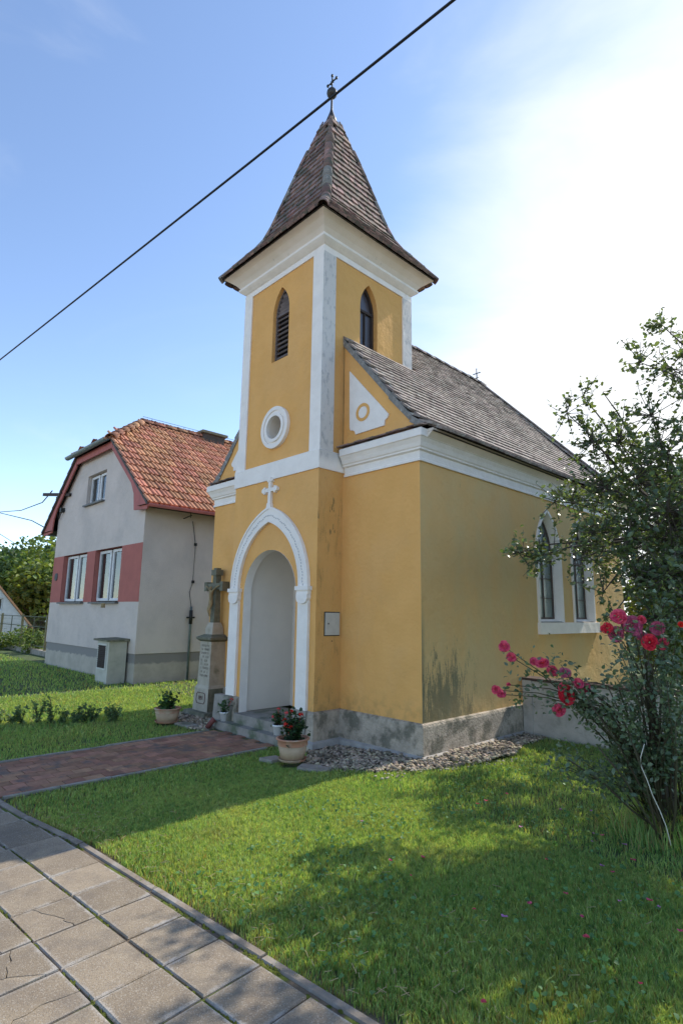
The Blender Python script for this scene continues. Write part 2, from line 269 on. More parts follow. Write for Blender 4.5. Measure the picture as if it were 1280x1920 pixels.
# ------------------------------------------------------------------ mesh builder
class MB:
    def __init__(s): s.v = []; s.f = []; s.sm = []
    def add(s, vs, fs, smooth=False):
        o = len(s.v); s.v += [tuple(p) for p in vs]; s.f += [tuple(i + o for i in f) for f in fs]; s.sm += [smooth] * len(fs); return s
    def box(s, a, b, bev=0):
        x0, y0, z0 = a; x1, y1, z1 = b
        vs = [(x0, y0, z0), (x1, y0, z0), (x1, y1, z0), (x0, y1, z0), (x0, y0, z1), (x1, y0, z1), (x1, y1, z1), (x0, y1, z1)]
        return s.add(vs, [(0, 3, 2, 1), (4, 5, 6, 7), (0, 1, 5, 4), (1, 2, 6, 5), (2, 3, 7, 6), (3, 0, 4, 7)])
    def bar(s, p, q, w, h=None, up=V((0, 0, 1))):
        p, q = V(p), V(q); d = (q - p).normalized(); h = h or w
        a = d.cross(up)
        if a.length < 1e-4: a = d.cross(V((1, 0, 0)))
        a.normalize(); b = a.cross(d).normalized(); vs = []
        for c in (p, q):
            for i, j in ((-1, -1), (1, -1), (1, 1), (-1, 1)): vs.append(c + a * i * w / 2 + b * j * h / 2)
        return s.add(vs, [(3, 2, 1, 0), (4, 5, 6, 7), (0, 1, 5, 4), (1, 2, 6, 5), (2, 3, 7, 6), (3, 0, 4, 7)])
    def tube(s, pts, r, n=8, cap=True):
        pts = [V(p) for p in pts]; rs = r if isinstance(r, (list, tuple)) else [r] * len(pts); o = len(s.v); rings = []
        ref = V((0, 0, 1))
        for i, p in enumerate(pts):
            d = (pts[min(i + 1, len(pts) - 1)] - pts[max(i - 1, 0)]).normalized()
            a = d.cross(ref)
            if a.length < .05: a = d.cross(V((1, 0, 0)))
            a.normalize(); b = d.cross(a)
            for k in range(n):
                t = 2 * math.pi * k / n; s.v.append(tuple(p + (a * math.cos(t) + b * math.sin(t)) * rs[i]))
        for i in range(len(pts) - 1):
            for k in range(n):
                k2 = (k + 1) % n; s.f.append((o + i * n + k, o + i * n + k2, o + (i + 1) * n + k2, o + (i + 1) * n + k)); s.sm.append(True)
        if cap:
            s.f.append(tuple(o + k for k in range(n))[::-1]); s.f.append(tuple(o + (len(pts) - 1) * n + k for k in range(n))); s.sm += [False, False]
        return s
    def lathe(s, prof, c=(0, 0, 0), n=24, cap=True, smooth=True, jit=0):
        o = len(s.v); c = V(c)
        for r, z in prof:
            for k in range(n):
                t = 2 * math.pi * k / n; s.v.append((c.x + r * math.cos(t), c.y + r * math.sin(t), c.z + z))
        for i in range(len(prof) - 1):
            for k in range(n):
                k2 = (k + 1) % n; s.f.append((o + i * n + k, o + i * n + k2, o + (i + 1) * n + k2, o + (i + 1) * n + k)); s.sm.append(smooth)
        if cap: s.f.append(tuple(o + k for k in range(n))[::-1]); s.f.append(tuple(o + (len(prof) - 1) * n + k for k in range(n))); s.sm += [False, False]
        return s
    def face2(s, outer, holes, mp):
        loops = [[V((u, v, 0)) for u, v in outer]] + [[V((u, v, 0)) for u, v in h] for h in holes]
        tri = tessellate_polygon(loops); fl = [p for l in loops for p in l]
        return s.add([mp(p.x, p.y) for p in fl], [tuple(t) for t in tri])
    def strip(s, loop, A, B, closed=True, smooth=False):
        n = len(loop); vs = [A(*p) for p in loop] + [B(*p) for p in loop]
        return s.add(vs, [(i, (i + 1) % n, n + (i + 1) % n, n + i) for i in range(n if closed else n - 1)], smooth)
    def solid(s, outer, holes, A, B, back=True):
        s.face2(outer, holes, A)
        if back: s.face2(outer, holes, B)
        s.strip(outer, A, B)
        for h in holes: s.strip(h, A, B)
        return s
    def ribbon(s, l1, l2, A, closed=False, smooth=False):        # flat/angled band between two loops of same length; A maps both
        n = len(l1); return s.add([*l1, *l2], [(i, (i + 1) % n, n + (i + 1) % n, n + i) for i in range(n if closed else n - 1)], smooth)
    def sweep(s, path, prof, closed=False, caps=True):           # outward = right-hand side of travel
        P = [V((p[0], p[1])) for p in path]; n = len(P); m = len(prof); o = len(s.v)
        for i in range(n):
            if closed or 0 < i < n - 1:
                d1 = (P[i] - P[i - 1]).normalized(); d2 = (P[(i + 1) % n] - P[i]).normalized()
            elif i == 0: d1 = d2 = (P[1] - P[0]).normalized()
            else: d1 = d2 = (P[i] - P[i - 1]).normalized()
            n1 = V((d1.y, -d1.x)); n2 = V((d2.y, -d2.x)); b = (n1 + n2); b = b / max(.3, b.dot(n1))
            for out, z in prof: s.v.append((P[i].x + b.x * out, P[i].y + b.y * out, z))
        for i in range(n if closed else n - 1):
            j = (i + 1) % n
            for k in range(m - 1): s.f.append((o + i * m + k, o + j * m + k, o + j * m + k + 1, o + i * m + k + 1)); s.sm.append(False)
        if caps and not closed:
            s.f.append(tuple(o + k for k in range(m))); s.f.append(tuple(o + (n - 1) * m + k for k in range(m))[::-1]); s.sm += [False, False]
        return s
    def mesh(s, name, m, off=(0, 0, 0)):
        me = bpy.data.meshes.new(name); off = V(off)
        me.from_pydata([(p[0] - off.x, p[1] - off.y, p[2] - off.z) for p in s.v], [], s.f)
        me.polygons.foreach_set('use_smooth', s.sm); me.materials.append(m); me.update(); return me

BASE = {}
def base(o): return BASE.get(o.name, V((0, 0, 0)))
def thing(name, label, cat, loc, group=None):
    o = bpy.data.objects.new(name, None); o.empty_display_size = .2; COL.objects.link(o); o.location = loc
    o['label'] = label; o['category'] = cat
    if group: o['group'] = group
    BASE[o.name] = V(loc); return o
def part(name, mb, m, parent=None, label=None, kind=None):
    off = base(parent) if parent else V((0, 0, 0))
    o = bpy.data.objects.new(name, mb.mesh(name, m, off)); COL.objects.link(o)
    if parent: o.parent = parent
    if label: o['label'] = label
    if kind: o['kind'] = kind
    BASE[o.name] = off; return o
def solo(name, mb, m, label, cat, loc, group=None):
    o = bpy.data.objects.new(name, mb.mesh(name, m, loc)); COL.objects.link(o); o.location = loc
    o['label'] = label; o['category'] = cat
    if group: o['group'] = group
    BASE[o.name] = V(loc); return o
def inst(name, me, parent, mw):
    o = bpy.data.objects.new(name, me); COL.objects.link(o); o.parent = parent
    o.matrix_basis = Matrix.Translation(-base(parent)) @ mw; return o
def npmesh(name, verts, faces, m, rnd=None, parent=None, kind=None, off=(0, 0, 0), smooth=False):
    me = bpy.data.meshes.new(name); verts = np.asarray(verts, np.float32) - np.asarray(off, np.float32); faces = np.asarray(faces, np.int32)
    k = faces.shape[1]; nf = len(faces)
    me.vertices.add(len(verts)); me.vertices.foreach_set('co', verts.ravel())
    me.loops.add(nf * k); me.loops.foreach_set('vertex_index', faces.ravel())
    me.polygons.add(nf); me.polygons.foreach_set('loop_start', np.arange(0, nf * k, k, dtype=np.int32)); me.polygons.foreach_set('loop_total', np.full(nf, k, np.int32))
    if smooth: me.polygons.foreach_set('use_smooth', np.ones(nf, bool))
    if rnd is not None:
        a = me.attributes.new('rnd', 'FLOAT', 'FACE'); a.data.foreach_set('value', np.asarray(rnd, np.float32))
    me.update(calc_edges=True); me.materials.append(m)
    o = bpy.data.objects.new(name, me); COL.objects.link(o)
    if parent: o.parent = parent
    if kind: o['kind'] = kind
    return o
F = lambda y: (lambda u, v: (u, y, v))          # map (x,z) on a plane facing -Y
S = lambda x: (lambda u, v: (x, u, v))          # map (y,z) on a plane facing +X
def rect(a, b, c, d): return [(a, b), (c, b), (c, d), (a, d)]
def round_arch(c, h, z0, zs, n=20): return [(c - h, z0), (c + h, z0)] + [(c + h * math.cos(math.pi * i / n), zs + h * math.sin(math.pi * i / n)) for i in range(n + 1)]
def lancet(c, h, z0, zs, top, n=10):
    H = top - zs; R = (H * H + h * h) / (2 * h); a = math.atan2(H, R - h) if R > h else math.pi / 2
    r = [(c + h - R + R * math.cos(a * i / n), zs + R * math.sin(a * i / n)) for i in range(n + 1)]
    l = [(2 * c - x, z) for x, z in reversed(r[:-1])]
    return [(c - h, z0), (c + h, z0)] + r + l
def circle(c, z, r, n=32): return [(c + r * math.cos(2 * math.pi * i / n), z + r * math.sin(2 * math.pi * i / n)) for i in range(n)]

# ------------------------------------------------------------------ setting: ground
def polyin(x, y, P):
    r = np.zeros(x.shape, bool); n = len(P)
    for i in range(n):
        x0, y0 = P[i]; x1, y1 = P[(i + 1) % n]
        c = ((y0 > y) != (y1 > y)) & (x < (x1 - x0) * (y - y0) / (y1 - y0 + 1e-12) + x0); r ^= c
    return r
KA = .082                                            # kerb runs at this slope to the chapel front
def kerb_y(x): return -3.785 + KA * x
# terrain sheet: fine near, coarse far
xs = np.unique(np.concatenate([np.linspace(-2500, -60, 12), np.linspace(-60, -12, 25), np.linspace(-12, 8, 81), np.linspace(8, 60, 14), np.linspace(60, 2500, 10)]))
ys = np.unique(np.concatenate([np.linspace(-2500, -40, 8), np.linspace(-40, -6, 12), np.linspace(-6, 6, 49), np.linspace(6, 60, 28), np.linspace(60, 2500, 12)]))
X, Y = np.meshgrid(xs, ys, indexing='ij'); Z = ground(X, Y) - .035
Z = np.where(Y < kerb_y(X) + .02, Z - .02, Z)
vv = np.stack([X.ravel(), Y.ravel(), Z.ravel()], 1); nx, ny = len(xs), len(ys)
ii, jj = np.meshgrid(np.arange(nx - 1), np.arange(ny - 1), indexing='ij'); a = (ii * ny + jj).ravel()
o = npmesh('ground', vv, np.stack([a, a + ny, a + ny + 1, a + 1], 1), TURF, smooth=True); o['kind'] = 'structure'

# pavement: joint bed + slabs
ca, sa = math.cos(math.atan(KA)), math.sin(math.atan(KA))
SLABM = mat('concrete_margin', (.30, .26, .22), (.26, .22, .19), scale=3, rough=.9)
PB = thing('pavement', '', '', (1.3, -4.3, 0)); del PB['category']; del PB['label']; PB['kind'] = 'structure'
def pav(u, v, z=0.):                                 # u along kerb, v away from kerb (towards the camera)
    x0, y0 = 0, kerb_y(0) - .012
    x = x0 + ca * u + sa * v; y = y0 + sa * u - ca * v
    return V((x, y, z + float(ground(x, y))))
bed = MB(); N_ = 60
for i in range(N_):
    u0 = -16 + i * .4; u1 = u0 + .4
    bed.add([pav(u0, -.01, -.012), pav(u1, -.01, -.012), pav(u1, 2.2, -.012), pav(u0, 2.2, -.012)], [(0, 1, 2, 3)])
part('joint_bed', bed, JOINT, PB)
bd2 = MB(); bd2.add([pav(-40, 2.2, 0), pav(30, 2.2, 0), pav(30, 7.2, 0), pav(-40, 7.2, 0)], [(0, 1, 2, 3)]); bd2.v = [(x, y, .0) for x, y, z in bd2.v]; part('paved_margin', bd2, SLABM, PB)
def slab_mesh(poly, th=.045, bev=.006):
    mb = MB(); n = len(poly); c = V((sum(p[0] for p in poly) / n, sum(p[1] for p in poly) / n))
    ins = []
    for i, p in enumerate(poly):
        p = V(p); d1 = (p - V(poly[i - 1])).normalized(); d2 = (V(poly[(i + 1) % n]) - p).normalized(); b = V((-d1.y, d1.x)) + V((-d2.y, d2.x)); b = b / max(.4, b.dot(V((-d1.y, d1.x))))
        ins.append(p + b * bev)
    mb.add([(p.x, p.y, .0) for p in ins] + [(p[0], p[1], -bev) for p in poly] + [(p[0], p[1], -th) for p in poly],
           [tuple(range(n))] + [(n + i, n + (i + 1) % n, (i + 1) % n, i) for i in range(n)] + [(2 * n + i, 2 * n + (i + 1) % n, n + (i + 1) % n, n + i) for i in range(n)])
    return mb
SZ, GP = .3262, .011
full = [slab_mesh([(-.157 + random.uniform(-.002, .002), -.159 + random.uniform(-.002, .002)), (.156, -.158 + random.uniform(-.002, .002)), (.157 + random.uniform(-.002, .002), .158), (-.156, .157)]).mesh('slab', SLAB) for _ in range(6)]
ang = math.atan(KA)
cracks = {(4, 2): [[(-.157, -.158), (-.01, -.158), (.05, -.03), (-.157, .06)], [(-.006, -.158), (.157, -.158), (.157, .1), (.055, -.03)], [(-.157, .064), (.051, -.026), (.157, .104), (.157, .158), (-.157, .158)]],
          (3, 2): [[(-.157, -.158), (.157, -.158), (.157, .02), (-.02, -.02), (-.157, .04)], [(-.157, .044), (-.02, -.016), (.157, .024), (.157, .158), (-.157, .158)]],
          (3, 1): [[(-.157, -.158), (.157, -.158), (.157, .04), (.03, .02), (-.157, -.05)], [(-.157, -.046), (.03, .024), (.157, .044), (.157, .158), (-.157, .158)]],
          (5, 2): [[(-.157, -.158), (.06, -.158), (.02, .0), (.05, .158), (-.157, .158)], [(.064, -.158), (.157, -.158), (.157, .158), (.054, .158), (.024, 0)]]}
def jag(polys):
    out = []
    for P in polys:
        Q = []
        for a, b in zip(P, P[1:] + P[:1]):
            Q.append(a)
            if not (abs(a[0]) > .15 and abs(b[0]) > .15 and abs(a[0] - b[0]) < .01) and not (abs(a[1]) > .15 and abs(b[1]) > .15 and abs(a[1] - b[1]) < .01):
                n = 5
                for t in range(1, n):
                    x, y = a[0] + (b[0] - a[0]) * t / n, a[1] + (b[1] - a[1]) * t / n; w = noise.noise(V((x * 23, y * 23, 1.5))) * .022; Q.append((max(-.157, min(.157, x + w)), max(-.158, min(.158, y + w))))
        out.append(Q)
    return out
for j in range(6):
    for i in range(-22, 12):
        u = -.40 + (i + .5) * SZ * 1.0; v = .014 + (j + .5) * (SZ + .004)
        p = pav(u, v, 0)
        pr_ = p - CAM
        if pr_.dot(CF) < .3: continue
        q = (pr_.dot(CR) / pr_.dot(CF) * 1050 + 640, 960 - pr_.dot(CU) / pr_.dot(CF) * 1050)
        if not (-260 < q[0] < 1400 and q[1] < 2300): continue
        R_ = Matrix.Translation(p + V((0, 0, random.uniform(-.003, .003)))) @ Matrix.Rotation(ang + random.uniform(-.006, .006), 4, 'Z') @ Matrix.Rotation(random.uniform(-.006, .006), 4, 'X') @ Matrix.Rotation(random.uniform(-.006, .006), 4, 'Y')
        if (i, j) in cracks:
            for poly in jag(cracks[(i, j)]): inst('slab', slab_mesh(poly, bev=.0015).mesh('slab', SLAB), PB, R_)
        else: inst('slab', full[(i * 7 + j * 3) % 6], PB, R_)
# moss in the joints (ragged low cushions)
mo = MB()
for k in range(900):
    t = random.random()
    if t < .45: u = random.choice([random.uniform(1.3, 3.0), random.uniform(1.3, 3.0), random.uniform(-1, 1.5)]); v = random.gauss(.002, .011)
    else: u = random.uniform(-.6, 2.8); v = .014 + random.choice([1, 1, 2, 2, 3]) * (SZ + .004) - .003 + random.gauss(0, .003)
    if noise.noise(V((u * 3, v * 3, 2))) < .02 and random.random() < .9: continue
    p = pav(u, v, -.012); r = random.uniform(.006, .02); o0 = len(mo.v); n = 7
    vs = [(p.x, p.y, p.z + random.uniform(.006, .014))] + [(p.x + math.cos(6.283 * q / n) * r * random.uniform(.6, 1.5), p.y + math.sin(6.283 * q / n) * r * random.uniform(.5, 1), p.z) for q in range(n)]
    mo.add(vs, [(0, 1 + q, 1 + (q + 1) % n) for q in range(n)], True)
o = part('moss', mo, MOSS); o['kind'] = 'stuff'; o['label'] = 'yellow green moss cushions in the joints of the concrete pavement'; o['category'] = 'moss'
rd = MB(); rd.add([(-200, -11.2, .02), (200, -11.2 + 0, .02), (200, -30, .02), (-200, -30, .02)], [(0, 1, 2, 3)]); o = part('unseen_road', rd, mat('bounce_road', (.30, .29, .27), (.26, .25, .235), scale=2, rough=.9, bump=.003, bscale=80)); o['kind'] = 'structure'  # unseen road behind the camera, added pale to bounce sunlight onto the fronts
pv = MB(); pv.add([(-60, -10.9, .0), (60, -10.9, .0), (60, -5.0, .0), (-60, -5.0, .0)], [(0, 1, 2, 3)]); pv.v = [(-60, -11.2, -.019), (60, -11.2, -.019), (60, -5.6, -.019), (-60, -13.0, -.019)]
# kerb stones
SLABK = mat('worn_kerb', (.27, .225, .175), (.20, .165, .13), scale=7, rough=.95, bump=.006, bscale=50, c3=(.32, .29, .25), s3=5, t3=(.5, .7))
KB = thing('kerb', '', '', (1.3, -3.7, 0)); del KB['category']; del KB['label']; KB['kind'] = 'structure'
u = -13.
while u < 5:
    L_ = .99
    m_ = MB(); a_, b_ = u, u + L_ - .012
    for (v0, v1, z0, z1) in ((-.008, -.052, -.1, .002),):
        ps = [pav(a_, v0, z0), pav(b_, v0, z0), pav(b_, v1, z0), pav(a_, v1, z0), pav(a_, v0, z1 - .008), pav(b_, v0, z1 - .008), pav(b_, v1, z1), pav(a_, v1, z1), pav(a_, v0 - .008, z1), pav(b_, v0 - .008, z1)]
        m_.add(ps, [(0, 1, 5, 4), (4, 5, 9, 8), (8, 9, 6, 7), (1, 2, 6, 9, 5), (2, 3, 7, 6), (3, 0, 4, 8, 7)])
    dz = random.uniform(-.006, .006); m_.v = [(p[0], p[1], p[2] + dz) for p in m_.v]
    part('kerbstone', m_, SLABK, KB); u += L_

# brick path
PX0, PX1, PY0, PY1 = -3.23, -1.85, -3.90, -.70
PT = thing('path', '', '', (-2.54, -2.3, -.07)); del PT['category']; del PT['label']; PT['kind'] = 'structure'
def zz(x, y): return float(ground(x, y))
b_ = MB()
for i in range(16):
    y0 = PY0 + i * (PY1 - PY0) / 16; y1 = y0 + (PY1 - PY0) / 16
    b_.add([(PX0 - .05, y0, zz(PX0, y0) - .012), (PX1 + .05, y0, zz(PX1, y0) - .012), (PX1 + .05, y1, zz(PX1, y1) - .012), (PX0 - .05, y1, zz(PX0, y1) - .012)], [(0, 1, 2, 3)])
part('sand_bed', b_, JOINT, PT)
def brick_mesh(w, l): 
    h = .006; return slab_mesh([(-w / 2, -l / 2), (w / 2, -l / 2), (w / 2, l / 2), (-w / 2, l / 2)], .04, .004)
bm1 = brick_mesh(.158, .194).mesh('brick', BRK); bm2 = brick_mesh(.158, .094).mesh('brick', BRK)
for i in range(8):
    x = PX0 + .035 + (i + .5) * .1635; y = PY0 + .02 + (0 if i % 2 else .099) ; first = True
    if i % 2 == 0: inst('brick', bm2, PT, Matrix.Translation((x, PY0 + .068, zz(x, y) + random.uniform(-.002, .002))))
    while y + .2 < PY1 + .02:
        inst('brick', bm1, PT, Matrix.Translation((x, y + .099, zz(x, y) + random.uniform(-.0035, .0035))) @ Matrix.Rotation(random.uniform(-.012, .012), 4, 'Z') @ Matrix.Rotation(random.uniform(-.015, .015), 4, 'Y')); y += .1985
for xx in (PX0 - .012, PX1 + .012):
    y = PY0 + .04
    while y < PY1 - .3:
        m_ = MB(); m_.box((xx - .022, y, zz(xx, y) - .08), (xx + .022, y + .49, zz(xx, y) + .006 + random.uniform(-.004, .004))); part('edging_strip', m_, CONC, PT); y += .5

# ------------------------------------------------------------------ chapel
NW, A_, TY = 4.845, 1.395, -.47            # nave width, right shoulder width, tower front plane
TX0, TX1, TYB = -3.45, -1.395, 1.585
XC, YC = -2.4225, .5565
ZP, ZH, ZC = .37, 3.575, 3.99
CH = thing('chapel', 'small yellow chapel with white trim and a tiled spire over its arched door', 'chapel', (XC, 0, 0))
OPC, OPH, OPS = -2.446, .628, 1.93
HWU = 1.0; UX0, UX1, UYF, UYB = XC - HWU, XC + 1.01, -.445, 1.575
door = round_arch(OPC, OPH, .16, OPS)
rw = circle(-2.44, 4.465, .185)
lf = lancet(-2.425, .21, 5.6, 6.42, 6.86); ls = lancet(.54, .20, 5.5, 6.45, 6.88)
sw = [lancet(c, .40, 1.545, 2.62, 3.36) for c in (3.385, 4.66)]
wl = MB()
wl.face2(rect(TX0, .0, TX1, 3.75), [door], F(TY))                               # tower front, lower
wl.add([(TX1, TY, 0), (TX1, 0, 0), (TX1, 0, 3.75), (TX1, TY, 3.75)], [(0, 1, 2, 3)])
wl.add([(TX0, TY, 0), (TX0, 0, 0), (TX0, 0, 3.75), (TX0, TY, 3.75)], [(0, 1, 2, 3)])
wl.face2(rect(UX0, 3.75, UX1, 7.2), [rw, lf], F(UYF))
wl.face2(rect(UYF, 3.75, UYB, 7.2), [ls], S(UX1)); wl.face2(rect(UYF, 3.75, UYB, 7.2), [ls], S(UX0)); wl.face2(rect(UX0, 3.75, UX1, 7.2), [], F(UYB))
wl.add([(TX0, TY, 3.75), (TX1, TY, 3.75), (TX1, 0, 3.75), (TX0, 0, 3.75)], [(0, 1, 2, 3)])
# nave shell
NB = 6.583
gz = lambda x: 4.05 + 1.195 * min(-x, NW + x) if True else 0
gable = [(-NW, 0), (TX0, 0), (TX0, 5.70), (-NW + .02, 4.02), (-NW, 3.99)]; gable2 = [(TX1, 0), (0, 0), (0, 3.99), (-.02, 4.02), (TX1, 5.70)]
wl.face2(gable, [], F(0)); wl.face2(gable2, [], F(0))
wl.face2(rect(0, 0, NB, 4.0), sw, S(0)); wl.face2(rect(0, 0, NB, 4.0), [], S(-NW))
ap = [(0, NB), (-1.3, 7.95), (-NW + 1.3, 7.95), (-NW, NB)]
for i in range(3):
    (xa, ya), (xb, yb) = ap[i], ap[i + 1]; wl.add([(xa, ya, 0), (xb, yb, 0), (xb, yb, 4), (xa, ya, 4)], [(0, 1, 2, 3)])
# yellow reveals of belfry openings
wl.strip(lf, F(UYF), F(UYF + .16)); wl.strip(ls, S(UX1), S(UX1 - .14)); wl.strip(ls, S(UX0), S(UX0 + .14))
part('wall', wl, YEL, CH)
# plinth
pm = MB(); prof = [(0, .0), (.045, .0), (.04, ZP - .03), (.03, ZP), (0, ZP + .012)]
pm.sweep([(OPC + OPH + .02, TY), (TX1, TY), (TX1, 0), (0, 0), (0, 2.3), (0, NB), (-1.3, 7.95), (-NW + 1.3, 7.95), (-NW, NB), (-NW, 0), (TX0, 0), (TX0, TY), (OPC - OPH - .02, TY)], prof)
part('plinth', pm, PLI, CH)
fm = MB(); fm.sweep([(TX1 - .12, TY - .04), (TX1 + .04, TY - .04), (TX1 + .04, -.04), (.04, -.04), (.04, 2.25)], [(0, -.05), (.06, -.05), (.055, .012), (.0, .03)])
part('concrete_fillet', fm, mat('pale_concrete', (.42, .40, .37), (.33, .31, .285), scale=8, rough=.95, bump=.004, bscale=60), CH)
for (xa, xb) in ((-3.60, -3.19), (-1.79, -1.49)):
    m_ = MB(); m_.box((xa, TY - (.14 if xa < -3 else .075), -.1), (xb, TY + .0, .385)); m_.v = [(x + (.015 if z > .3 and x < -2.5 else 0) * (1 if x < xa + .05 else -1), y + (.02 if z > .3 and y < TY - .03 else 0), z + random.uniform(-.006, .006)) for x, y, z in m_.v]; part('pillar_base', m_, CONC, CH)
# steps
m_ = MB(); m_.box((-3.36, -.70, -.16), (-1.76, -.40, .03)); m_.box((-3.62, -.66, -.16), (-3.36, -.60, .025)); part('step', m_, STEP, CH)
m_ = MB(); m_.box((-3.09, -.56, .03), (-1.80, .33, .16)); part('step', m_, STEP, CH)
# porch niche: reveal + deeper vaulted recess
nm = MB(); D1, D2 = TY + .13, TY + 1.0
dop = round_arch(OPC, OPH, .16, OPS)[1:] + [round_arch(OPC, OPH, .16, OPS)[0]]
din = round_arch(OPC, OPH + .035, .16, OPS)[1:] + [round_arch(OPC, OPH + .035, .16, OPS)[0]]
rv = MB(); rv.strip(dop, F(TY - .012), F(D1), closed=False, smooth=True)
arcs = [(round_arch(OPC, OPH, .16, OPS), round_arch(OPC, OPH + .02, .16, OPS))]
part('door_reveal', rv, WHI, CH)
nm.strip(din, F(D1), F(D2), closed=False, smooth=True)
nm.add([F(D1)(*p) for p in dop] + [F(D1)(*p) for p in din], [(i, i + 1, len(dop) + i + 1, len(dop) + i) for i in range(len(dop) - 1)])
nm.face2(round_arch(OPC, OPH + .035, .16, OPS), [], F(D2))
part('porch_niche', nm, NICHE, CH)
# door surround: pilasters, capitals, pointed arch moulding
for xa, xb in ((-3.404, -3.172), (-1.728, -1.511)):
    m_ = MB(); m_.box((xa, TY - .045, .385), (xb, TY, 1.80)); part('door_pilaster', m_, WHI, CH)
    m_ = MB(); c = (xa + xb) / 2; w = (xb - xa) / 2
    m_.box((c - w - .03, TY - .08, 1.945), (c + w + .03, TY, 2.0)); m_.box((c - w - .012, TY - .062, 1.90), (c + w + .012, TY, 1.945))
    pts = [(c - w - .008, 1.90), (c - w - .008, 1.84), (c - w + .012, 1.795), (c - w * .5, 1.77), (c, 1.763), (c + w * .5, 1.77), (c + w - .012, 1.795), (c + w + .008, 1.84), (c + w + .008, 1.90)]
    m_.solid(pts, [], F(TY - .072), F(TY)); part('capital', m_, WHI, CH)
AC = -2.46
def arch_loop(h, top): return lancet(AC, h, 2.0, 2.0, top, 18)[1:] [:]
def band(h1, t1, h2, t2, y0, y1, mb):
    a1 = lancet(AC, h1, 1.99, 2.0, t1, 18)[1:] + [(AC - h1, 1.99)]; a2 = lancet(AC, h2, 1.99, 2.0, t2, 18)[1:] + [(AC - h2, 1.99)]
    n = len(a1); vs = [F(y1)(*p) for p in a1] + [F(y0)(*p) for p in a1] + [F(y0)(*p) for p in a2] + [F(y1)(*p) for p in a2]
    fs = []
    for k in range(3): fs += [(k * n + i, k * n + i + 1, (k + 1) * n + i + 1, (k + 1) * n + i) for i in range(n - 1)]
    mb.add(vs, fs)
m_ = MB(); band(.94, 3.215, .91, 3.18, TY - .055, TY, m_); band(.909, 3.179, .76, 3.005, TY - .044, TY, m_); band(.759, 3.004, .735, 2.978, TY - .050, TY, m_)
AM = part('arch_moulding', m_, WHI, CH)
m_ = MB()
l0 = lancet(AC, .83, 2.0, 2.0, 3.085, 17)[2:]
for i in range(len(l0) - 1):
    for t in (.25, .75):
        x = l0[i][0] * (1 - t) + l0[i + 1][0] * t; z = l0[i][1] * (1 - t) + l0[i + 1][1] * t
        d = V((l0[i + 1][0] - l0[i][0], l0[i + 1][1] - l0[i][1])).normalized(); nn = V((-d.y, d.x)); q = V((x, z)); s_ = 1 if (i + int(t > .5)) % 2 else -1
        a1 = q + nn * (.012 * s_) + d * .016; a2 = q + nn * (.012 * s_) - d * .016; b1 = q - nn * .012 * s_ * .2 + d * .010; b2 = q - nn * .012 * s_ * .2 - d * .010
        m_.solid([tuple(a1), tuple(a2), tuple(b2), tuple(b1)], [], F(TY - .049), F(TY - .043), back=False)
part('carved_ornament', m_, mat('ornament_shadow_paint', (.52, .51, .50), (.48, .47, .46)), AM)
# relief cross over the arch
m_ = MB(); y0, y1 = TY - .045, TY
m_.solid([(-2.505, 3.2), (-2.435, 3.2), (-2.442, 3.62), (-2.498, 3.62)], [], F(y0), F(y1)); m_.solid(rect(-2.60, 3.445, -2.34, 3.50), [], F(y0 + .001), F(y1))
m_.solid([(-2.53, 3.19), (-2.41, 3.19), (-2.43, 3.27), (-2.51, 3.27)], [], F(y0 - .008), F(y1))
for cx, cz in ((-2.47, 3.64), (-2.62, 3.472), (-2.32, 3.472)): m_.solid(circle(cx, cz, .038, 14), [], F(y0 - .006), F(y1))
for cx, cz, dx, dz in ((-2.47, 3.615, .04, 0), (-2.595, 3.472, 0, .038), (-2.345, 3.472, 0, .038)):
    for s_ in (-1, 1): m_.solid(circle(cx + dx * s_, cz + dz * s_, .019, 10), [], F(y0 - .003), F(y1))
part('relief_cross', m_, WHI, CH)
# tower band
m_ = MB(); m_.sweep([(TX0, .0), (TX0, TY), (TX1, TY), (TX1, 0)], [(0, 3.637), (.022, 3.637), (.022, 3.905), (0, 3.92), (-.08, 3.925)]); part('tower_band', m_, WHI, CH)
# tower corner pilasters & frieze (proud of the yellow fields)
PW = .215
yb = UYF - .022; xr_ = UX1 + .022; xl_ = UX0 - .022; ybk = UYB + .022
for xa, xb in ((xl_, xl_ + PW), (xr_ - PW - .02, xr_)):
    m_ = MB(); m_.box((xa, yb, 3.92), (xb, UYF + .002, 7.02)); 
    if xa < -3: m_.solid([(xa - .06, 3.905), (xa, 3.905), (xa, 4.16), (xa - .01, 4.12), (xa - .055, 4.06), (xa - .035, 4.0)], [], F(yb), F(yb + .12))
    part('corner_pilaster', m_, WHI, CH)
for ya, y2 in ((UYF + .003, UYF + PW + .02), (ybk - PW - .02, ybk)):
    m_ = MB(); m_.box((UX1 - .002, ya, 3.92), (xr_, y2, 7.02)); part('corner_pilaster', m_, WHI, CH)
    m_ = MB(); m_.box((xl_, ya, 3.92), (UX0 + .002, y2, 7.02)); part('corner_pilaster', m_, WHI, CH)
cp = MB(); sq = [(xl_, ybk), (xl_, yb), (xr_, yb), (xr_, ybk)]
ck = MB(); ck.sweep(sq, [(-.03, 7.02), (.0, 7.02), (.0, 7.10), (-.012, 7.105), (-.012, 7.12), (.012, 7.13), (.06, 7.165), (.088, 7.19), (.088, 7.228), (.05, 7.236)], closed=True); part('tower_frieze', ck, WHI, CH)
cp.sweep(sq, [(.04, 7.233), (.060, 7.235), (.075, 7.255), (.12, 7.31), (.20, 7.38), (.28, 7.43), (.28, 7.46), (-.2, 7.47)], closed=True)
part('tower_cornice', cp, CRM, CH)
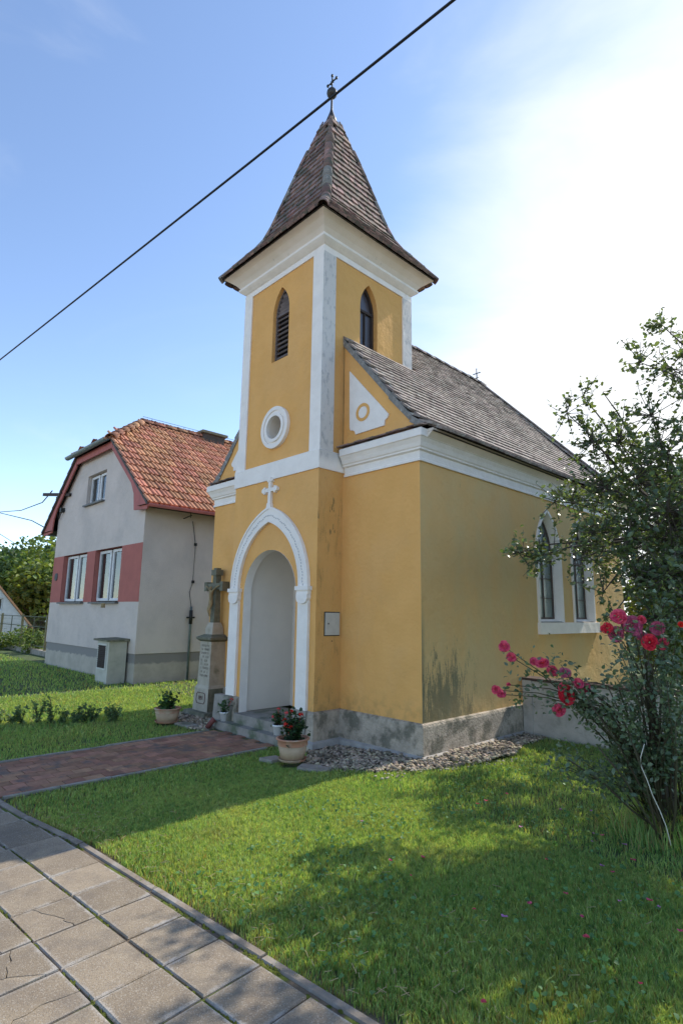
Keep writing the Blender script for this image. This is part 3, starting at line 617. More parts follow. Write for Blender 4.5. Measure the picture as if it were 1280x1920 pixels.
# panel inner fillets (thin dark grooves read as edges)
# nave cornice
cprof = [(0, 3.57), (.028, 3.57), (.028, 3.60), (.014, 3.61), (.018, 3.70), (.05, 3.715), (.05, 3.735), (.066, 3.75), (.085, 3.80), (.115, 3.85), (.13, 3.86), (.13, 3.955), (.11, 3.97), (0, 4.0)]
cm = MB(); cm.sweep([(TX1 + .045, 0), (0, 0), (0, NB), (-1.3, 7.95), (-NW + 1.3, 7.95), (-NW, NB), (-NW, 0), (TX0 - .045, 0)], cprof); part('nave_cornice', cm, WHI, CH)
for xs_ in (0, 1):
    ec = MB(); P_ = [(.10, 3.857), (.128, 3.860), (.205, 3.93), (.225, 3.958), (.20, 3.965), (.10, 3.965)]
    mpx = (lambda y: (lambda u, v: (u, y, v))) if xs_ == 0 else (lambda y: (lambda u, v: (-NW - u, y, v)))
    ec.solid(P_, [], mpx(.004), mpx(NB + .3)); part('eave_cove', ec, CRM, CH)
# coping of flat tiles on the front cornices
ct = MB(); ct.box((0, -.5, 0), (0, -.5, 0)); ct = MB(); ct.box((-.062, -.07, -.008), (.062, .07, .008)); ctm = ct.mesh('coping_tile', STILE)
for x0, x1 in ((TX1 + .05, .0), (-NW - .0, TX0 - .05)):
    x = x0 + .02
    while x < x1 + .10:
        inst('coping_tile', ctm, CH, Matrix.Translation((x + random.uniform(-.004, .004), -.082, 4.012 + random.uniform(-.004, .004))) @ Matrix.Rotation(.16 + random.uniform(-.05, .05), 4, 'X') @ Matrix.Rotation(random.uniform(-.05, .05), 4, 'Z')); x += .118
# gable panels
def gpanel(f, right):
    P = [(-1.268, 5.172), (-.505, 4.315), (-.53, 4.27), (-.575, 4.245), (-.585, 4.174), (-1.133, 4.168), (-1.15, 4.215), (-1.19, 4.24), (-1.235, 4.25), (-1.254, 4.293)]
    if not right: P = [(-NW - x, z) for x, z in P]
    m = MB(); m.solid(P, [], F(-.022), F(0), back=False); gp = part('gable_panel', m, WHI, CH)
    c = -.987 if right else -NW + .987
    m = MB(); m.solid(circle(c, 4.465, .132), [circle(c, 4.465, .088)], F(-.030), F(-.020), back=False); part('ring_moulding', m, YEL, gp)
gpanel(0, True); gpanel(0, False)
# round window
m_ = MB()
for r0, r1, y0 in ((.335, .275, TY + .0 - .03), (.276, .235, TY - .012), (.236, .184, TY - .035)):
    m_.solid(circle(-2.44, 4.465, r0, 40), [circle(-2.44, 4.465, r1, 40)], F(y0), F(UYF), back=False)
RW = part('round_window', m_, WHI, CH)
m_ = MB(); m_.strip(circle(-2.44, 4.465, .185, 40), F(TY - .03), F(UYF + .25), smooth=True); part('reveal', m_, CRM, RW)
m_ = MB(); m_.face2(circle(-2.44, 4.465, .19, 40), [], F(UYF + .24)); part('pane', m_, GLS, RW)
m_ = MB(); m_.box((-2.45, UYF + .21, 4.28), (-2.43, UYF + .235, 4.65)); m_.box((-2.62, UYF + .21, 4.455), (-2.26, UYF + .234, 4.475)); part('glazing_bar', m_, DARK, RW)
# belfry louvres (front) with slats
m_ = MB(); l1 = lancet(-2.425, .205, 5.6, 6.42, 6.85); l2 = lancet(-2.425, .178, 5.63, 6.42, 6.815); m_.solid(l1, [l2], F(UYF + .06), F(UYF + .11)); m_.box((-2.59, UYF + .055, 6.40), (-2.26, UYF + .09, 6.44))
BL = part('louvre_window', m_, LOUV, CH)
sm_ = MB(); sm_.box((-.165, -.010, -.036), (.165, .008, .036)); sme = sm_.mesh('slat', LOUV)
for i in range(9): inst('slat', sme, BL, Matrix.Translation((-2.425, UYF + .085, 5.69 + i * .083)) @ Matrix.Rotation(-.75 + random.uniform(-.05, .05), 4, 'X') @ Matrix.Rotation(random.uniform(-.02, .02), 4, 'Y'))
for i, w in enumerate((.155, .14, .12, .09, .055)):
    s2 = MB(); s2.box((-w, -.012, -.03), (w, .010, .03)); inst('slat', s2.mesh('slat', LOUV), BL, Matrix.Translation((-2.425, UYF + .085, 6.47 + i * .066)) @ Matrix.Rotation(.5, 4, 'X'))
m_ = MB(); m_.face2(lf, [], F(UYF + .15)); part('backing_board', m_, UNDER, BL)
# side belfry windows
for X0, sg in ((UX1, -1), (UX0, 1)):
    g = lambda u, v, d=0: (X0 + sg * d, u, v)
    m_ = MB(); l1 = lancet(.54, .197, 5.5, 6.45, 6.87); l2 = lancet(.54, .15, 5.54, 6.45, 6.80); m_.solid(l1, [l2], S(X0 + sg * .085), S(X0 + sg * .13)); m_.box((min(X0 + sg * .08, X0 + sg * .125), .345, 6.42), (max(X0 + sg * .08, X0 + sg * .125), .735, 6.46)); m_.box((min(X0 + sg * .09, X0 + sg * .12), .529, 5.5), (max(X0 + sg * .09, X0 + sg * .12), .551, 6.44))
    w_ = part('belfry_window', m_, DARK, CH)
    m_ = MB(); m_.face2(lancet(.54, .18, 5.5, 6.45, 6.84), [], S(X0 + sg * .112)); part('pane', m_, GLB, w_)
    m_ = MB(); m_.face2(ls, [], S(X0 + sg * .30)); m_.strip(ls, S(X0 + sg * .14), S(X0 + sg * .30)); part('dark_interior', m_, UNDER, w_)
# nave side windows
for wi, c in enumerate((3.385, 4.66)):
    o1 = lancet(c, .44, 1.545, 2.62, 3.41, 14); o2 = lancet(c, .40, 1.545, 2.62, 3.36, 14); o3 = lancet(c, .335, 1.60, 2.64, 3.30, 14); o4 = lancet(c, .355, 1.585, 2.635, 3.32, 14)
    m_ = MB(); m_.solid(o1, [o2], S(.028), S(0), back=False)
    n = len(o2); m_.add([S(.026)(*p) for p in o2] + [S(-.07)(*p) for p in o4] + [S(-.075)(*p) for p in o4] + [S(-.135)(*p) for p in o3], [(k * n + i, k * n + (i + 1) % n, (k + 1) * n + (i + 1) % n, (k + 1) * n + i) for k in (0, 2) for i in range(n)])
    m_.add([S(-.07)(*p) for p in o4] + [S(-.075)(*[a for a in q]) for q in lancet(c, .345, 1.592, 2.638, 3.31, 14)], [(i, (i + 1) % n, n + (i + 1) % n, n + i) for i in range(n)])
    SW = part('lancet_window', m_, WHI, CH)
    m_ = MB(); m_.face2(o3, [], S(-.125)); part('pane', m_, GLS, SW)
    m_ = MB(); fr = lancet(c, .312, 1.625, 2.64, 3.27, 14); m_.solid(o3, [fr], S(-.10), S(-.12), back=False)
    m_.box((-.12, c - .010, 1.62), (-.103, c + .010, 2.60)); m_.box((-.12, c - .32, 2.56), (-.098, c + .32, 2.60)); m_.box((-.12, c - .32, 1.93), (-.106, c + .32, 1.943)); m_.box((-.12, c - .32, 2.25), (-.106, c + .32, 2.263))
    for s_ in (-1, 1): m_.bar((-.11, c, 2.72), (-.11, c + s_ * .17, 3.06), .016, .02, V((1, 0, 0))); m_.bar((-.11, c, 2.72), (-.11, c, 2.58), .018, .02, V((1, 0, 0)))
    part('glazing_bars', m_, GBAR, SW)
    m_ = MB(); m_.box((-.75, c - .6, 1.4), (-.70, c + .6, 3.5)); part('dark_interior', m_, UNDER, SW)
m_ = MB(); m_.add([(-.16, 2.93, 1.60), (-.16, 5.16, 1.60), (.055, 5.18, 1.548), (.055, 2.92, 1.548), (.055, 5.18, 1.37), (.055, 2.92, 1.37), (0, 5.18, 1.36), (0, 2.92, 1.36)], [(0, 1, 2, 3), (3, 2, 4, 5), (5, 4, 6, 7), (0, 3, 5, 7), (1, 2, 4, 6)]); 
m_ = MB(); m_.box((-.01, 2.92, 1.362), (.055, 5.19, 1.543)); part('window_sill', m_, WHI, CH)
for c in (3.385, 4.66):
    m_ = MB(); m_.add([(.03, c - .40, 1.5465), (.03, c + .40, 1.5465), (-.13, c + .335, 1.60), (-.13, c - .335, 1.60)], [(0, 1, 2, 3)]); part('sill_slope', m_, CONC, CH)
# meter cabinet door on the tower's flank
m_ = MB(); m_.box((TX1 - .01, -.318, 1.338), (TX1 + .008, -.036, 1.660)); CB = part('cabinet_frame', m_, IRON, CH)
m_ = MB(); m_.box((TX1 - .01, -.308, 1.350), (TX1 + .018, -.046, 1.648)); part('cabinet_door', m_, CABM, CB)
m_ = MB(); m_.box((TX1 + .018, -.262, 1.492), (TX1 + .024, -.246, 1.512)); part('keyhole', m_, IRON, CB)
m_ = MB(); m_.tube([(TX1, -.17, 1.27), (TX1 + .01, -.17, 1.27)], .007, 8); part('wall_bolt', m_, IRON, CH)

# ---- roof of the nave
def tile_mesh(w, l, th, m, name):
    mb = MB(); n = 5; h = w / 2                         # slightly rounded lower end at -y ; plank from y=-l*.? to +
    pts = [(h, l * .55), (-h, l * .55)] + [(-h * math.cos(math.pi * i / n), -l * .30 - (h * .16) * math.sin(math.pi * i / n)) for i in range(n + 1)]
    top = [(x, y, th) for x, y in pts]; bot = [(x, y, 0) for x, y in pts]; k = len(pts)
    mb.add(top + bot, [tuple(range(k))] + [(i, i + k, (i + 1) % k + k, (i + 1) % k) for i in range(1, k)])
    return mb
RP = [(.235, 3.955), (.10, 4.045), (-.10, 4.19), (-.45, 4.60), (-2.4225, 6.955)]     # right slope profile (x, z)
def rp_at(s):
    for i in range(len(RP) - 1):
        a, b = V(RP[i]), V(RP[i + 1]); L = (b - a).length
        if s <= L or i == len(RP) - 2: return a + (b - a) * (s / L), (b - a).normalized()
        s -= L
RL = sum((V(RP[i + 1]) - V(RP[i])).length for i in range(len(RP) - 1))
hipy = lambda x: 5.27 + (7.0 - 5.27) * ((x + 2.4225) / 2.65) * 1.0
rm = MB()
for sgn in (1, -1):
    q = [(x if sgn > 0 else -NW - x, z - .03) for x, z in RP]
    for i in range(len(q) - 1):
        ya = hipy(RP[i][0]); yb_ = hipy(RP[i + 1][0])
        rm.add([(q[i][0], .0, q[i][1]), (q[i][0], ya, q[i][1]), (q[i + 1][0], yb_, q[i + 1][1]), (q[i + 1][0], .0, q[i + 1][1])], [(0, 1, 2, 3)])
rim = [(.235, hipy(.235)), (-1.2, 8.2), (-NW + 1.2, 8.2), (-NW - .235, hipy(.235))]
for i in range(3): rm.add([(*rim[i], 3.93), (*rim[i + 1], 3.93), (-2.4225, 5.27, 6.93)], [(0, 1, 2)])
rm.add([(.235, 0, 3.925), (.235, hipy(.235), 3.925), (0, hipy(.235), 3.93), (0, 0, 3.93)], [(0, 1, 2, 3)])
NR = part('nave_roof', rm, UNDER, CH)
TW, TE = .165, .112
tm = tile_mesh(TW * .96, .27, .030, TILE, 'tile'); tms = [tm.mesh('tile', TILE)]
tiles = []
rows = int(RL / TE)
def frame(pos, along, up_dir):      # matrix: local x = along, local y = upslope, z = outward
    n = along.cross(up_dir).normalized()
    return Matrix((along, up_dir, n)).transposed().to_4x4(), n
for r in range(rows + 1):
    s = min(r * TE + .02, RL - .01); (x, z), d = rp_at(s); up = V((d.x, 0, d.y)).normalized(); al = V((0, 1, 0)); Rm, nn = frame(None, al, up)
    if nn.z < 0: al = -al; Rm, nn = frame(None, al, up)
    y = (.0 if r % 2 else TW / 2) - .02
    wob = .01 * math.sin(r * 1.3)
    while y < hipy(x) - .02:
        if not (x < UX1 + .03 and y < UYB + .04):
            tilt = Matrix.Rotation(-.17 + random.uniform(-.02, .02), 4, 'X') @ Matrix.Rotation(random.uniform(-.02, .02), 4, 'Z') @ Matrix.Rotation(random.uniform(-.03, .03), 4, 'Y')
            tr = Matrix.Translation(V((x, y + TW / 2, z)) + nn * (.012 + .006 * math.sin(y * 1.7 + r * .4)) + up * random.uniform(-.003, .003)) @ Rm @ tilt
            tiles.append((V((x, y, z)), tr))
        y += TW
def place_tiles(tiles, mesh_mb, me, m, parent, name, limit, spread=.5):
    vis = []
    for p, tr in tiles: vis.append(((p - CAM).length, p, tr))
    vis.sort(key=lambda t: t[0])
    for d, p, tr in vis[:limit]: inst(name, me, parent, tr)
    vs, fs, rn = [], [], []
    bv = np.array(mesh_mb.v); k = 0; vsall = []; polys = []; rnd_ = []
    mbb = MB()
    for d, p, tr in vis[limit:]:
        arr = bv @ np.array(tr.to_3x3()).T + np.array(tr.translation); mbb.add(arr.tolist(), mesh_mb.f); rnd_ += [random.random()] * len(mesh_mb.f)
    if mbb.f:
        o = part(name + 's_beyond', mbb, m, parent, kind='stuff'); a = o.data.attributes.new('rnd', 'FLOAT', 'FACE'); a.data.foreach_set('value', rnd_)
place_tiles(tiles, tm, tms[0], TILE, NR, 'tile', 280)
# left slope and apse tiles
tl = []
for r in range(rows + 1):
    s = min(r * TE + .02, RL - .01); (x, z), d = rp_at(s); up = V((-d.x, 0, d.y)).normalized(); al = V((0, -1, 0)); Rm, nn = frame(None, al, up)
    if nn.z < 0: al = -al; Rm, nn = frame(None, al, up)
    y = (.0 if r % 2 else TW / 2) - .02; xm = -NW - x
    while y < hipy(x):
        if not (xm > UX0 - .03 and y < UYB + .04): tl.append((V((xm, y, z)), Matrix.Translation(V((xm, y + TW / 2, z)) + nn * .012) @ Rm @ Matrix.Rotation(-.13, 4, 'X')))
        y += TW
top_ = V((-2.4225, 5.27, 6.95))
for i in range(3):
    a, b = V((*rim[i], 3.95)), V((*rim[i + 1], 3.95)); al0 = (b - a).normalized(); mid = (a + b) / 2; t = (top_ - a).dot(al0); foot = a + al0 * t; up = (top_ - foot).normalized(); Ls = (top_ - foot).length; Wd = (b - a).length
    Rm, nn = frame(None, al0, up); al = al0
    if nn.z < 0: Rm, nn = frame(None, -al0, up)
    for r in range(int(Ls / TE)):
        s = r * TE + .02; f = s / Ls; lo_ = t * f; hi_ = Wd - (Wd - t) * f; u = lo_ + (TW / 2 if r % 2 else 0)
        while u < hi_: tl.append((V(a), Matrix.Translation(a + al0 * u + up * s + nn * .02) @ Rm @ Matrix.Rotation(-.13, 4, 'X'))); u += TW
place_tiles(tl, tm, tms[0], TILE, NR, 'rear_tile', 0)
# verge mortar strip and ridge
for sgn in (1, -1):
    q = [(x if sgn > 0 else -NW - x, z) for x, z in RP]
    m_ = MB()
    for i in range(1, len(q) - 1):
        a = V((q[i][0], 0, q[i][1])); b = V((q[i + 1][0], 0, q[i + 1][1]))
        if i == len(q) - 2: b = a + (b - a) * .68 
        n_ = V((-(b - a).z, 0, (b - a).x)).normalized(); n_ = n_ if n_.z < 0 else -n_
        w0 = .085
        m_.add([a + V((0, -.03, 0)) , b + V((0, -.03, 0)), b + n_ * w0 + V((0, -.018, 0)), a + n_ * w0 * .8 + V((0, -.018, 0)), a + V((0, .04, 0.0)), b + V((0, .04, 0))], [(0, 1, 2, 3), (0, 1, 5, 4)])
    part('verge_mortar', m_, MORT, CH)
def ridge_mesh(l, r, m, name, flare=1.12, n=7):
    mb = MB(); vs = []
    for (y, k) in ((-l / 2, flare), (l / 2, 1.0)):
        for rr in (r * k, r * k - .014):
            for i in range(n): a = math.pi * i / (n - 1) ; vs.append((rr * math.cos(a) * 1.0, y, rr * math.sin(a) * .85))
    f = []
    for i in range(n - 1): f += [(i, i + 1, 2 * n + i + 1, 2 * n + i), (i, n + i, n + i + 1, i + 1), (n + i, 3 * n + i, 3 * n + i + 1, n + i + 1)]
    mb.add(vs, f, True); return mb.mesh(name, m)
rg = ridge_mesh(.36, .11, TILE, 'ridge_tile')
y = UYB + .1
while y < 5.3: inst('ridge_tile', rg, NR, Matrix.Translation((-2.4225, y + .15, 6.93 + random.uniform(-.006, .006))) @ Matrix.Rotation(random.uniform(-.02, .02), 4, 'X')); y += .32
def along_line(a, b, me, parent, name, step, sink=.0):
    d = (b - a); L = d.length; d = d.normalized(); x = d.cross(V((0, 0, 1))).normalized(); z = x.cross(d); Mx = Matrix((x, d, z)).transposed().to_4x4(); s = step / 2
    while s < L: inst(name, me, parent, Matrix.Translation(a + d * s - z * sink) @ Mx @ Matrix.Rotation(random.uniform(-.03, .03), 4, 'Y') @ Matrix.Rotation(.03, 4, 'X')); s += step
hg = ridge_mesh(.32, .085, TILE, 'hip_tile')
for p in rim: along_line(V((p[0], p[1], 3.95)), top_ + V((0, 0, .0)), hg, NR, 'hip_tile', .27, .03)
# cross on the ridge end
m_ = MB(); c = V((-2.4225, 5.28, 6.98)); m_.tube([c, c + V((0, 0, .33))], .012, 6); m_.tube([c + V((-.085, 0, .22)), c + V((.085, 0, .22))], .011, 6); m_.tube([c + V((-.05, 0, .11)), c + V((.05, 0, .11))], .008, 6)
for q in ((-.085, .22), (.085, .22), (0, .33)): m_.lathe([(0, -.018), (.018, 0), (0, .018)], c + V((q[0], 0, q[1])), 6, cap=False)
part('ridge_cross', m_, IRON, CH)

# ---- spire
SP = [(1.33, 7.445), (1.17, 7.66), (1.01, 7.88), (.90, 8.02), (.80, 8.2), (.70, 8.5), (.565, 9.0), (.43, 9.5), (.29, 10.0), (.18, 10.4), (.095, 10.68)]
spm = MB()
for (e0, z0), (e1, z1) in zip(SP[:-1], SP[1:]):
    c0 = [(XC - e0, YC - e0, z0), (XC + e0, YC - e0, z0), (XC + e0, YC + e0, z0), (XC - e0, YC + e0, z0)]; c1 = [(XC - e1, YC - e1, z1), (XC + e1, YC - e1, z1), (XC + e1, YC + e1, z1), (XC - e1, YC + e1, z1)]
    spm.add(c0 + c1, [(i, (i + 1) % 4, 4 + (i + 1) % 4, 4 + i) for i in range(4)])
e = 1.33; spm.add([(XC - e, YC - e, 7.43), (XC + e, YC - e, 7.43), (XC + e, YC + e, 7.43), (XC - e, YC + e, 7.43)], [(0, 1, 2, 3)])
SR = part('spire', spm, UNDER, CH)
stm = tile_mesh(.155, .26, .030, STILE, 'spire_tile'); stme = stm.mesh('spire_tile', STILE)
vis_t, hid_t = [], []
SPL = [math.hypot(SP[i + 1][0] - SP[i][0], SP[i + 1][1] - SP[i][1]) for i in range(len(SP) - 1)]
def sp_at(s):
    for i, L in enumerate(SPL):
        if s <= L or i == len(SPL) - 1:
            a, b = V(SP[i]), V(SP[i + 1]); return a + (b - a) * (s / L), (b - a).normalized()
        s -= L
for side, (ax, ay) in enumerate(((0, -1), (1, 0), (0, 1), (-1, 0))):
    o_ = V((ax, ay, 0)); al = V((0, 0, 1)).cross(o_)
    r = 0; s = .0
    while s < sum(SPL) - .02:
        (e, z), d = sp_at(s + .02); up = (o_ * d.x + V((0, 0, d.y))).normalized(); Rm, nn = frame(None, al, up)
        if nn.dot(o_) < 0: Rm, nn = frame(None, -al, up)
        n_t = max(1, round(2 * e / .162)); w = 2 * e / n_t; off = 0 if r % 2 else .5
        for k in range(-1, n_t + 1):
            u = -e + (k + .5 + off) * w
            if abs(u) > e - .02: continue
            p = V((XC, YC, 0)) + o_ * e + al * u + V((0, 0, z)) + nn * .012
            tr = Matrix.Translation(p + up * random.uniform(-.006, .006)) @ Rm @ Matrix.Rotation(-.17 + random.uniform(-.03, .03), 4, 'X') @ Matrix.Rotation(random.uniform(-.03, .03), 4, 'Z') @ Matrix.Rotation(random.uniform(-.05, .05), 4, 'Y')
            (vis_t if side < 2 else hid_t).append((p, tr))
        s += .142; r += 1
place_tiles(vis_t, stm, stme, STILE, SR, 'spire_tile', 290)
place_tiles(hid_t, stm, stme, STILE, SR, 'rear_spire_tile', 0)
shg = ridge_mesh(.33, .075, MORT, 'spire_hip_tile', 1.2)
shr = ridge_mesh(.33, .075, STILE, 'spire_hip_tile', 1.2)
sht = ridge_mesh(.30, .045, STILE, 'spire_hip_tile', 1.15)
for sx, sy in ((1, -1), (-1, -1), (1, 1), (-1, 1)):
    pts = [V((XC + sx * e, YC + sy * e, z)) for e, z in SP]
    for i in range(len(pts) - 1): along_line(pts[i], pts[i + 1], sht if i >= len(pts) - 3 else shg if (i + (sx > 0)) % 3 == 0 else shr, SR, 'spire_hip_tile', .26, .01)
# finial
m_ = MB(); c = V((XC, YC, 10.62)); m_.lathe([(.125, .0), (.075, .16), (.035, .28), (.022, .34), (.018, .64)], c, 12); FI = part('finial', m_, COPP, CH)
m_ = MB(); m_.lathe([(.012, -.10), (.06, -.085), (.092, -.04), (.10, 0), (.092, .04), (.06, .085), (.012, .10)], c + V((0, 0, .70)), 16); part('ball', m_, COPP, FI)
m_ = MB(); k = c + V((0, 0, .78)); m_.tube([k, k + V((0, 0, .30))], .013, 6)
dx = V((.0, 1, 0)); m_.tube([k + V((-.11, 0, .17)), k + V((.11, 0, .17))], .014, 6)
for q in ((V((-.12, 0, .17))), V((.12, 0, .17)), V((0, 0, .31))): m_.lathe([(0, -.035), (.022, -.016), (.026, .008), (.017, .028), (0, .04)], k + q, 8, cap=False)
m_.tube([k + V((-.04, 0, .13)), k + V((.04, 0, .21))], .008, 5); m_.tube([k + V((.04, 0, .13)), k + V((-.04, 0, .21))], .008, 5)
part('cross', m_, IRON, FI)

# ------------------------------------------------------------------ grave cross by the door
WX, WY = -4.44, -.13
WC = thing('wayside_cross', 'weathered stone crucifix on a tall inscribed pedestal left of the chapel door', 'stone cross', (WX, WY, -.05))
def frust(c, w0, d0, w1, d1, z0, z1, mb):
    x, y = c; mb.add([(x - w0, y - d0, z0), (x + w0, y - d0, z0), (x + w0, y + d0, z0), (x - w0, y + d0, z0), (x - w1, y - d1, z1), (x + w1, y - d1, z1), (x + w1, y + d1, z1), (x - w1, y + d1, z1)], [(0, 3, 2, 1), (4, 5, 6, 7), (0, 1, 5, 4), (1, 2, 6, 5), (2, 3, 7, 6), (3, 0, 4, 7)])
m_ = MB(); frust((WX, WY), .36, .33, .34, .31, -.12, -.005, m_); part('foundation_slab', m_, SANDD, WC)
m_ = MB(); frust((WX, WY), .235, .205, .22, .19, -.005, .36, m_); frust((WX, WY), .22, .19, .19, .165, .36, .41, m_); BP = part('base_block', m_, SAND, WC)
m_ = MB(); m_.box((WX + .2335, WY - .19, .0), (WX + .2365, WY + .19, .34)); m_ = MB(); m_.add([(WX + .238, WY - .203, 0.0), (WX + .238, WY + .203, 0.0), (WX + .2215, WY + .189, .36), (WX + .2215, WY - .189, .36)], [(0, 1, 2, 3)]); part('shaded_face', m_, SANDD, BP)  # darker sheet over the right face, its shade put in as colour
m_ = MB(); frust((WX, WY), .19, .165, .172, .15, .41, 1.13, m_); SH = part('pedestal', m_, SAND, WC)
m_ = MB(); frust((WX, WY), .18, .155, .235, .205, 1.13, 1.165, m_); frust((WX, WY), .235, .205, .24, .21, 1.165, 1.20, m_); frust((WX, WY), .24, .21, .13, .12, 1.20, 1.25, m_); part('pedestal_cap', m_, SANDD, WC)
m_ = MB(); frust((WX, WY), .12, .11, .115, .105, 1.25, 1.36, m_); frust((WX, WY), .115, .105, .08, .075, 1.36, 1.45, m_)
part('cross_foot', m_, SAND, WC)
m_ = MB(); frust((WX, WY), .068, .062, .058, .052, 1.45, 2.02, m_); frust((WX, WY), .058, .052, .055, .05, 2.02, 2.34, m_); m_.box((WX - .27, WY - .058, 2.02), (WX + .27, WY + .058, 2.13)); m_.box((WX - .30, WY - .07, 1.995), (WX - .21, WY + .07, 2.155)); m_.box((WX + .21, WY - .07, 1.995), (WX + .30, WY + .07, 2.155)); m_.box((WX - .08, WY - .072, 2.27), (WX + .08, WY + .072, 2.37)); m_.box((WX - .05, WY - .045, 2.37), (WX + .05, WY + .045, 2.40))
part('cross', m_, SANDD, WC)
# corpus: one continuous skinned figure
fy = WY - .10
J = {'pel': (WX, fy, 1.80), 'bel': (WX + .004, fy - .005, 1.87), 'che': (WX, fy - .012, 1.955), 'nec': (WX, fy - .012, 2.02), 'hea': (WX + .018, fy - .03, 2.075),
     'shl': (WX - .052, fy, 2.005), 'ell': (WX - .13, fy + .008, 2.055), 'hal': (WX - .225, fy + .02, 2.09), 'shr': (WX + .052, fy, 2.005), 'elr': (WX + .13, fy + .008, 2.055), 'har': (WX + .225, fy + .02, 2.09),
     'hil': (WX - .024, fy, 1.775), 'knl': (WX - .03, fy - .035, 1.665), 'fol': (WX - .006, fy - .006, 1.55), 'hir': (WX + .024, fy, 1.775), 'knr': (WX + .014, fy - .038, 1.66), 'for': (WX + .004, fy - .02, 1.555)}
E_ = [('pel', 'bel', 0), ('bel', 'che', 0), ('che', 'nec', 0), ('nec', 'hea', 0), ('che', 'shl', 0), ('shl', 'ell', 0), ('ell', 'hal', 0), ('che', 'shr', 0), ('shr', 'elr', 0), ('elr', 'har', 0), ('pel', 'hil', 0), ('hil', 'knl', 0), ('knl', 'fol', 0), ('pel', 'hir', 0), ('hir', 'knr', 0), ('knr', 'for', 0)]
Rr = dict(pel=.036, bel=.032, che=.042, nec=.017, hea=.034, shl=.02, shr=.02, ell=.014, elr=.014, hal=.011, har=.011, hil=.027, hir=.027, knl=.02, knr=.02, fol=.012)
Rr['for'] = .012
ks = list(J); me = bpy.data.meshes.new('figure'); me.from_pydata([tuple(V(J[k]) - BASE[WC.name]) for k in ks], [(ks.index(a), ks.index(b)) for a, b, _ in E_], []); me.materials.append(SANDG)
fo = bpy.data.objects.new('figure', me); COL.objects.link(fo); fo.parent = WC
md = fo.modifiers.new('skin', 'SKIN'); sub = fo.modifiers.new('sub', 'SUBSURF'); sub.levels = sub.render_levels = 2
for i, k in enumerate(ks): me.skin_vertices[0].data[i].radius = (Rr[k], Rr[k] * .85)
me.skin_vertices[0].data[0].use_root = True
# loin cloth on the figure
m_ = MB(); m_.lathe([(.038, 1.835), (.046, 1.82), (.045, 1.77), (.05, 1.735)], (WX, fy, 0), 10, cap=False); part('loincloth', m_, SANDG, fo)
# inscriptions
def text(s_, size, mw, m, name, parent, ext=.001):
    cu = bpy.data.curves.new(name, 'FONT'); cu.body = s_; cu.size = size; cu.extrude = ext; cu.resolution_u = 3; cu.align_x = 'CENTER'; cu.align_y = 'CENTER'; cu.materials.append(m)
    tmp = bpy.data.objects.new(name + '_outline', cu); me = bpy.data.meshes.new_from_object(tmp); bpy.data.objects.remove(tmp)
    me.name = name; me.materials.clear(); me.materials.append(m)
    o = bpy.data.objects.new(name, me); COL.objects.link(o); o.parent = parent; o.matrix_basis = Matrix.Translation(-base(parent)) @ mw; return o
RX = Matrix.Rotation(math.radians(90), 4, 'X')
text('1891', .095, Matrix.Translation((WX, WY - .2015, .20)) @ Matrix.Rotation(-.04, 4, 'X') @ RX @ Matrix.Scale(.85, 4, V((1, 0, 0))), CART, 'year_inscription', BP)
oc = [(-.14, -.05), (-.11, -.09), (.11, -.09), (.14, -.05), (.14, .05), (.11, .09), (-.11, .09), (-.14, .05)]; ocs = [(x * .94, z * .91) for x, z in oc]
m_ = MB(); m_.solid([(WX + x, .20 + z) for x, z in oc], [[(WX + x, .20 + z) for x, z in ocs]], lambda u, v: (u, WY - .2 - .0 + (v - .2) * .04 + .0, v), lambda u, v: (u, WY - .19, v), back=False)
m_.v = [(x, y - .003, z) for x, y, z in m_.v]; part('cartouche', m_, CART, BP)
# worn, illegible rows of letters on the pedestal: short incised strokes
m_ = MB(); rs = random.Random(4)
for row in range(9):
    z = 1.06 - row * .062; nl = rs.randint(7, 10); 
    for k in range(nl):
        x = WX - .125 + .25 * (k + .5) / nl; yy = WY - .1655 + (z - .41) * (.015 / .72) - .0012
        if rs.random() < .14: continue
        h = .017
        for q in range(rs.randint(1, 3)):
            x1, x2 = x + rs.uniform(-.007, .007), x + rs.uniform(-.007, .007); m_.bar((x1, yy, z - h), (x2, yy, z + h), .0042, .0015, V((0, -1, 0)))
        if rs.random() < .6: zc = z + rs.choice([-h, 0, h]); m_.bar((x - .008, yy, zc), (x + .008, yy, zc), .004, .0015, V((0, -1, 0)))
part('worn_inscription', m_, LTXT, SH)

